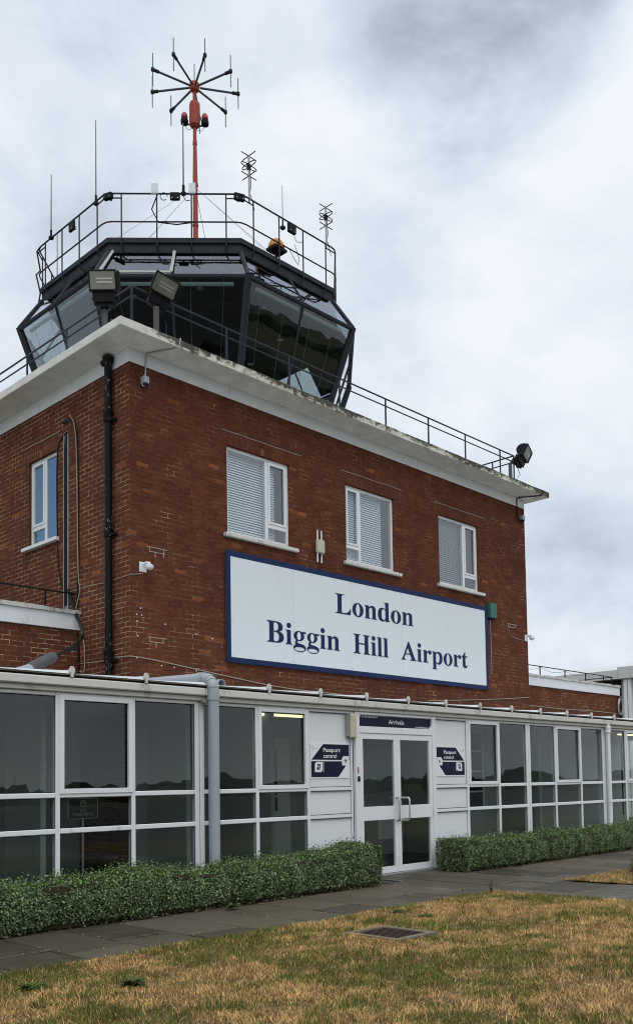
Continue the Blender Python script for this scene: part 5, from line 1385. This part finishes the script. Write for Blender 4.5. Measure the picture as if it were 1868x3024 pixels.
def grass_field():
    """mown turf, straw with green tufts: separate blades near the camera"""
    rg = np.random.default_rng(21)
    parts = []
    def scatter(x0, x1, y0, y1, dens):
        n = int((x1 - x0) * (y1 - y0) * dens); return np.c_[rg.uniform(x0, x1, n), rg.uniform(y0, y1, n)]
    P = np.r_[scatter(-7.2, 1.86, -10.6, -5.07, 7500), scatter(-11, -7.2, -9, -5.07, 1200), scatter(3.44, 8.5, -8.2, -5.07, 2600)]
    P = np.r_[P, scatter(-7.2, 1.86, -5.13, -5.03, 5000), scatter(3.41, 3.52, -8.2, -5.05, 3000), scatter(1.80, 1.89, -9., -5.05, 2500)]
    man = (P[:, 0] > -1.64) & (P[:, 0] < -1.15) & (P[:, 1] > -6.47) & (P[:, 1] < -5.88); P = P[~man]
    n = len(P); x, y = P.T
    def nz(s, a, b_, c=0): return np.sin(x * s + a + 1.7 * np.sin(y * s * .83 + b_)) * np.sin(y * s * 1.13 + b_ + 1.3 * np.sin(x * s * .71 + a) + c)
    f = .65 * nz(1.5, .3, 1.9) + .6 * nz(3.4, 2.1, .4) + .55 * nz(7.9, 1.1, 3.3) + .45 * nz(17., .2, 2.2)
    green = 1 / (1 + np.exp(-(f - .02) * 6.)); green = np.clip(green + rg.normal(0, .18, n), 0, 1)
    straw = np.c_[rg.uniform(.48, .90, n), 0 * x, 0 * x]; straw[:, 1] = straw[:, 0] * rg.uniform(.58, .68, n); straw[:, 2] = straw[:, 0] * rg.uniform(.20, .31, n)
    gr_ = np.c_[rg.uniform(.085, .19, n), rg.uniform(.12, .23, n), rg.uniform(.015, .035, n)]
    pick = rg.random(n) < green * .78
    C = np.where(pick[:, None], gr_, straw) * rg.uniform(.75, 1.12, n)[:, None]
    C *= (.72 + .5 / (1 + np.exp(-3.5 * (nz(11., .7, 1.3) + .6 * nz(23., 2.4, .2)))))[:, None]; dark = rg.random(n) < .16; C[dark] *= np.array([.35, .32, .3])
    h = np.where(pick, rg.uniform(.016, .052, n), rg.uniform(.008, .034, n)) * (1 + .35 * nz(5., 1., 2.)); tall = rg.random(n) < .012; h[tall] *= 1.9
    lean = np.where(pick, rg.uniform(.1, .9, n), rg.uniform(.5, 2.6, n)); a = rg.uniform(0, 2 * np.pi, n)
    d = np.c_[np.cos(a), np.sin(a)]; s = np.c_[-np.sin(a), np.cos(a)]
    w = rg.uniform(.0010, .0024, n)[:, None]
    ed = np.clip(np.minimum(np.minimum(np.abs(x - 1.84), np.abs(x - 3.46)), np.abs(y + 5.11)) / .3, 0, 1)
    z0 = .008 + ed * (.012 * np.sin(x * 2.3 + y) + .010 * np.sin(y * 3.1 - x * .7))
    L = (h * lean)[:, None]
    b0, b1 = P - s * w, P + s * w; m0, m1 = P + d * L * .4 - s * w * .8, P + d * L * .4 + s * w * .8; tp = P + d * L
    V = np.stack([np.c_[b0, z0], np.c_[b1, z0], np.c_[m1, z0 + h * .65], np.c_[m0, z0 + h * .65], np.c_[tp, z0 + h]], 1).reshape(-1, 3)
    idx = np.array([0, 1, 2, 3, 3, 2, 4]); F = (np.arange(n)[:, None] * 5 + idx[None]).ravel(); sz = np.tile([4, 3], n)
    o = soup('grass', V, F, sz, np.repeat(C, 5, 0), 'grass'); o['kind'] = 'stuff'
grass_field()

def weed(label, x, y, r, n, h, name='weed', cat='weed', c=(.07, .10, .02), seed=1, group=None):
    """rosette or bush of leaves growing from one root"""
    rg = np.random.default_rng(seed)
    t = thing(name, label, cat, (x, y, .01), group)
    a = rg.uniform(0, 2 * np.pi, n); el = rg.uniform(.15, 1.2, n); L = rg.uniform(.5, 1., n) * r
    k_ = np.linspace(0, 1, 5)[None]; wdt = np.array([.15, .7, 1., .75, .0])[None] * (L * .17 * rg.uniform(.6, 1.4, n))[:, None]
    rad = L[:, None] * k_; zz = .01 + (h * np.sin(el) * rg.uniform(.4, 1.5, n))[:, None] * np.sin(k_ * rg.uniform(1.3, 2.6, n)[:, None])
    cx, cy = x + rad * np.cos(a)[:, None], y + rad * np.sin(a)[:, None]
    sx, sy = -np.sin(a)[:, None] * wdt, np.cos(a)[:, None] * wdt
    lft = np.stack([cx - sx, cy - sy, zz], 2); rgt = np.stack([cx + sx, cy + sy, zz + .003], 2)
    V = np.concatenate([lft, rgt], 1).reshape(-1, 3)
    idx = np.concatenate([[i, i + 1, i + 6, i + 5] for i in range(4)]); F = (np.arange(n)[:, None] * 10 + idx[None]).ravel(); sz = np.full(n * 4, 4)
    C = np.repeat(np.array([c]) * rg.uniform(.6, 1.4, n)[:, None], 10, 0)
    soup('leaves', V, F, sz, C, 'grass', t)
weed('dark toothed dandelion rosette in the dry lawn at lower left', -4.04, -6.15, .11, 130, .05, seed=2)
weed('dark green weed patch at the bottom left corner of the lawn', -4.72, -6.22, .11, 110, .03, seed=3)
weed('green weed at the lawn edge near the left of the path', -4.50, -5.66, .11, 110, .03, seed=4)
weed('low green weed on the lawn between path and manhole', -.40, -5.75, .11, 100, .03, seed=5)
weed('small green weed by the path edge behind the manhole', -.36, -5.38, .08, 60, .04, seed=6)
weed('grass tuft growing at the hedge foot on the path', -1.08, -3.60, .11, 60, .05, c=(.07, .11, .03), seed=7)
weed('thin upright weed on the corner of the lawn near the door', 1.62, -5.15, .05, 16, .13, seed=9)
weed('leafy green shrub at the right edge of the far lawn', 5.02, -5.40, .17, 130, .20, 'shrub', 'shrub', (.14, .18, .035), 10)
# dead leaves lying along the hedge foot and grit in the paving joints
JX = [-15.84 + .61 * i for i in range(62)]
rg = np.random.default_rng(77); n = 420
px = rg.uniform(-6, 9, n); px = px[(px < 1.9) | (px > 3.7)]; n = len(px)
pos = np.c_[px, -3.40 - np.abs(rg.normal(0, .05, n)), np.full(n, .012)]
m1 = 2600; jx = rg.choice(JX, m1); keep = np.sin(jx * 31.) + np.sin(rg.uniform(0, 6, m1)) > -.2
g1 = np.c_[jx + rg.normal(0, .008, m1), rg.uniform(-5.1, -3.45, m1), np.full(m1, .004)][keep]
m2 = 2200; kx = rg.integers(0, 62, m2); g2_ = np.c_[np.array(JX)[kx] + rg.uniform(0, .61, m2), np.where(kx % 2 == 1, -4.33, -4.62) + rg.normal(0, .008, m2), np.full(m2, .004)]
g1 = np.r_[g1, g2_]; g1 = g1[np.sin(g1[:, 0] * 7.1 + g1[:, 1] * 5.3) + .6 * np.sin(g1[:, 0] * 19 + g1[:, 1] * 13) > .1]
pos = np.r_[pos, g1]; n = len(pos)
V, F, sz, C = leaves(n, pos, np.tile([0, 0, 2.5], (n, 1)), rg.uniform(.012, .03, n), np.tile([[.22, .15, .08]], (n, 1)) * rg.uniform(.4, 1.3, n)[:, None], np.tile([[.30, .22, .12]], (n, 1)))
o = soup('leaf_litter', V, F, sz, C, 'grass'); o['kind'] = 'stuff'

# ------------------------------------------------------------------ manhole and door drain
mh = thing('manhole', 'rusty manhole cover in a concrete surround sunk in the lawn', 'manhole cover', (-1.39, -6.18, .012))
b = MB(); X0, X1, Y0, Y1 = -1.66, -1.13, -6.49, -5.86; w = .07
for (a, c, p, q) in ((X0, X1, Y0, Y0 + w), (X0, X1, Y1 - w * .7, Y1), (X0, X0 + w * .7, Y0 + w, Y1 - w * .7), (X1 - w, X1, Y0 + w, Y1 - w * .7)): b.box(a, c, p, q, -.02, .040)
b.build('surround', 'concrete', mh)
MB().box(X0 + .05, X1 - .071, Y0 + .071, Y1 - .05, -.02, .026).build('cover', 'rust', mh)
b = MB()
for i in range(8):
    x = X0 + .09 + i * .05; b.box(x, x + .02, Y0 + .09, Y1 - .07, .026, .031)
b.build('tread', 'rust', mh)
dr_ = thing('door_drain', 'dark sunken drain between hedge end and arrivals door step', 'drain', (2.1, -3.05, 0))
MB().box(1.93, 2.12, -3.3, -2.8, -.02, .006).build('pit', 'interior_dark', dr_); MB().box(1.905, 1.929, -3.32, -2.78, -.02, .012).box(2.121, 2.145, -3.32, -2.78, -.02, .012).build('edge', 'galv', dr_)
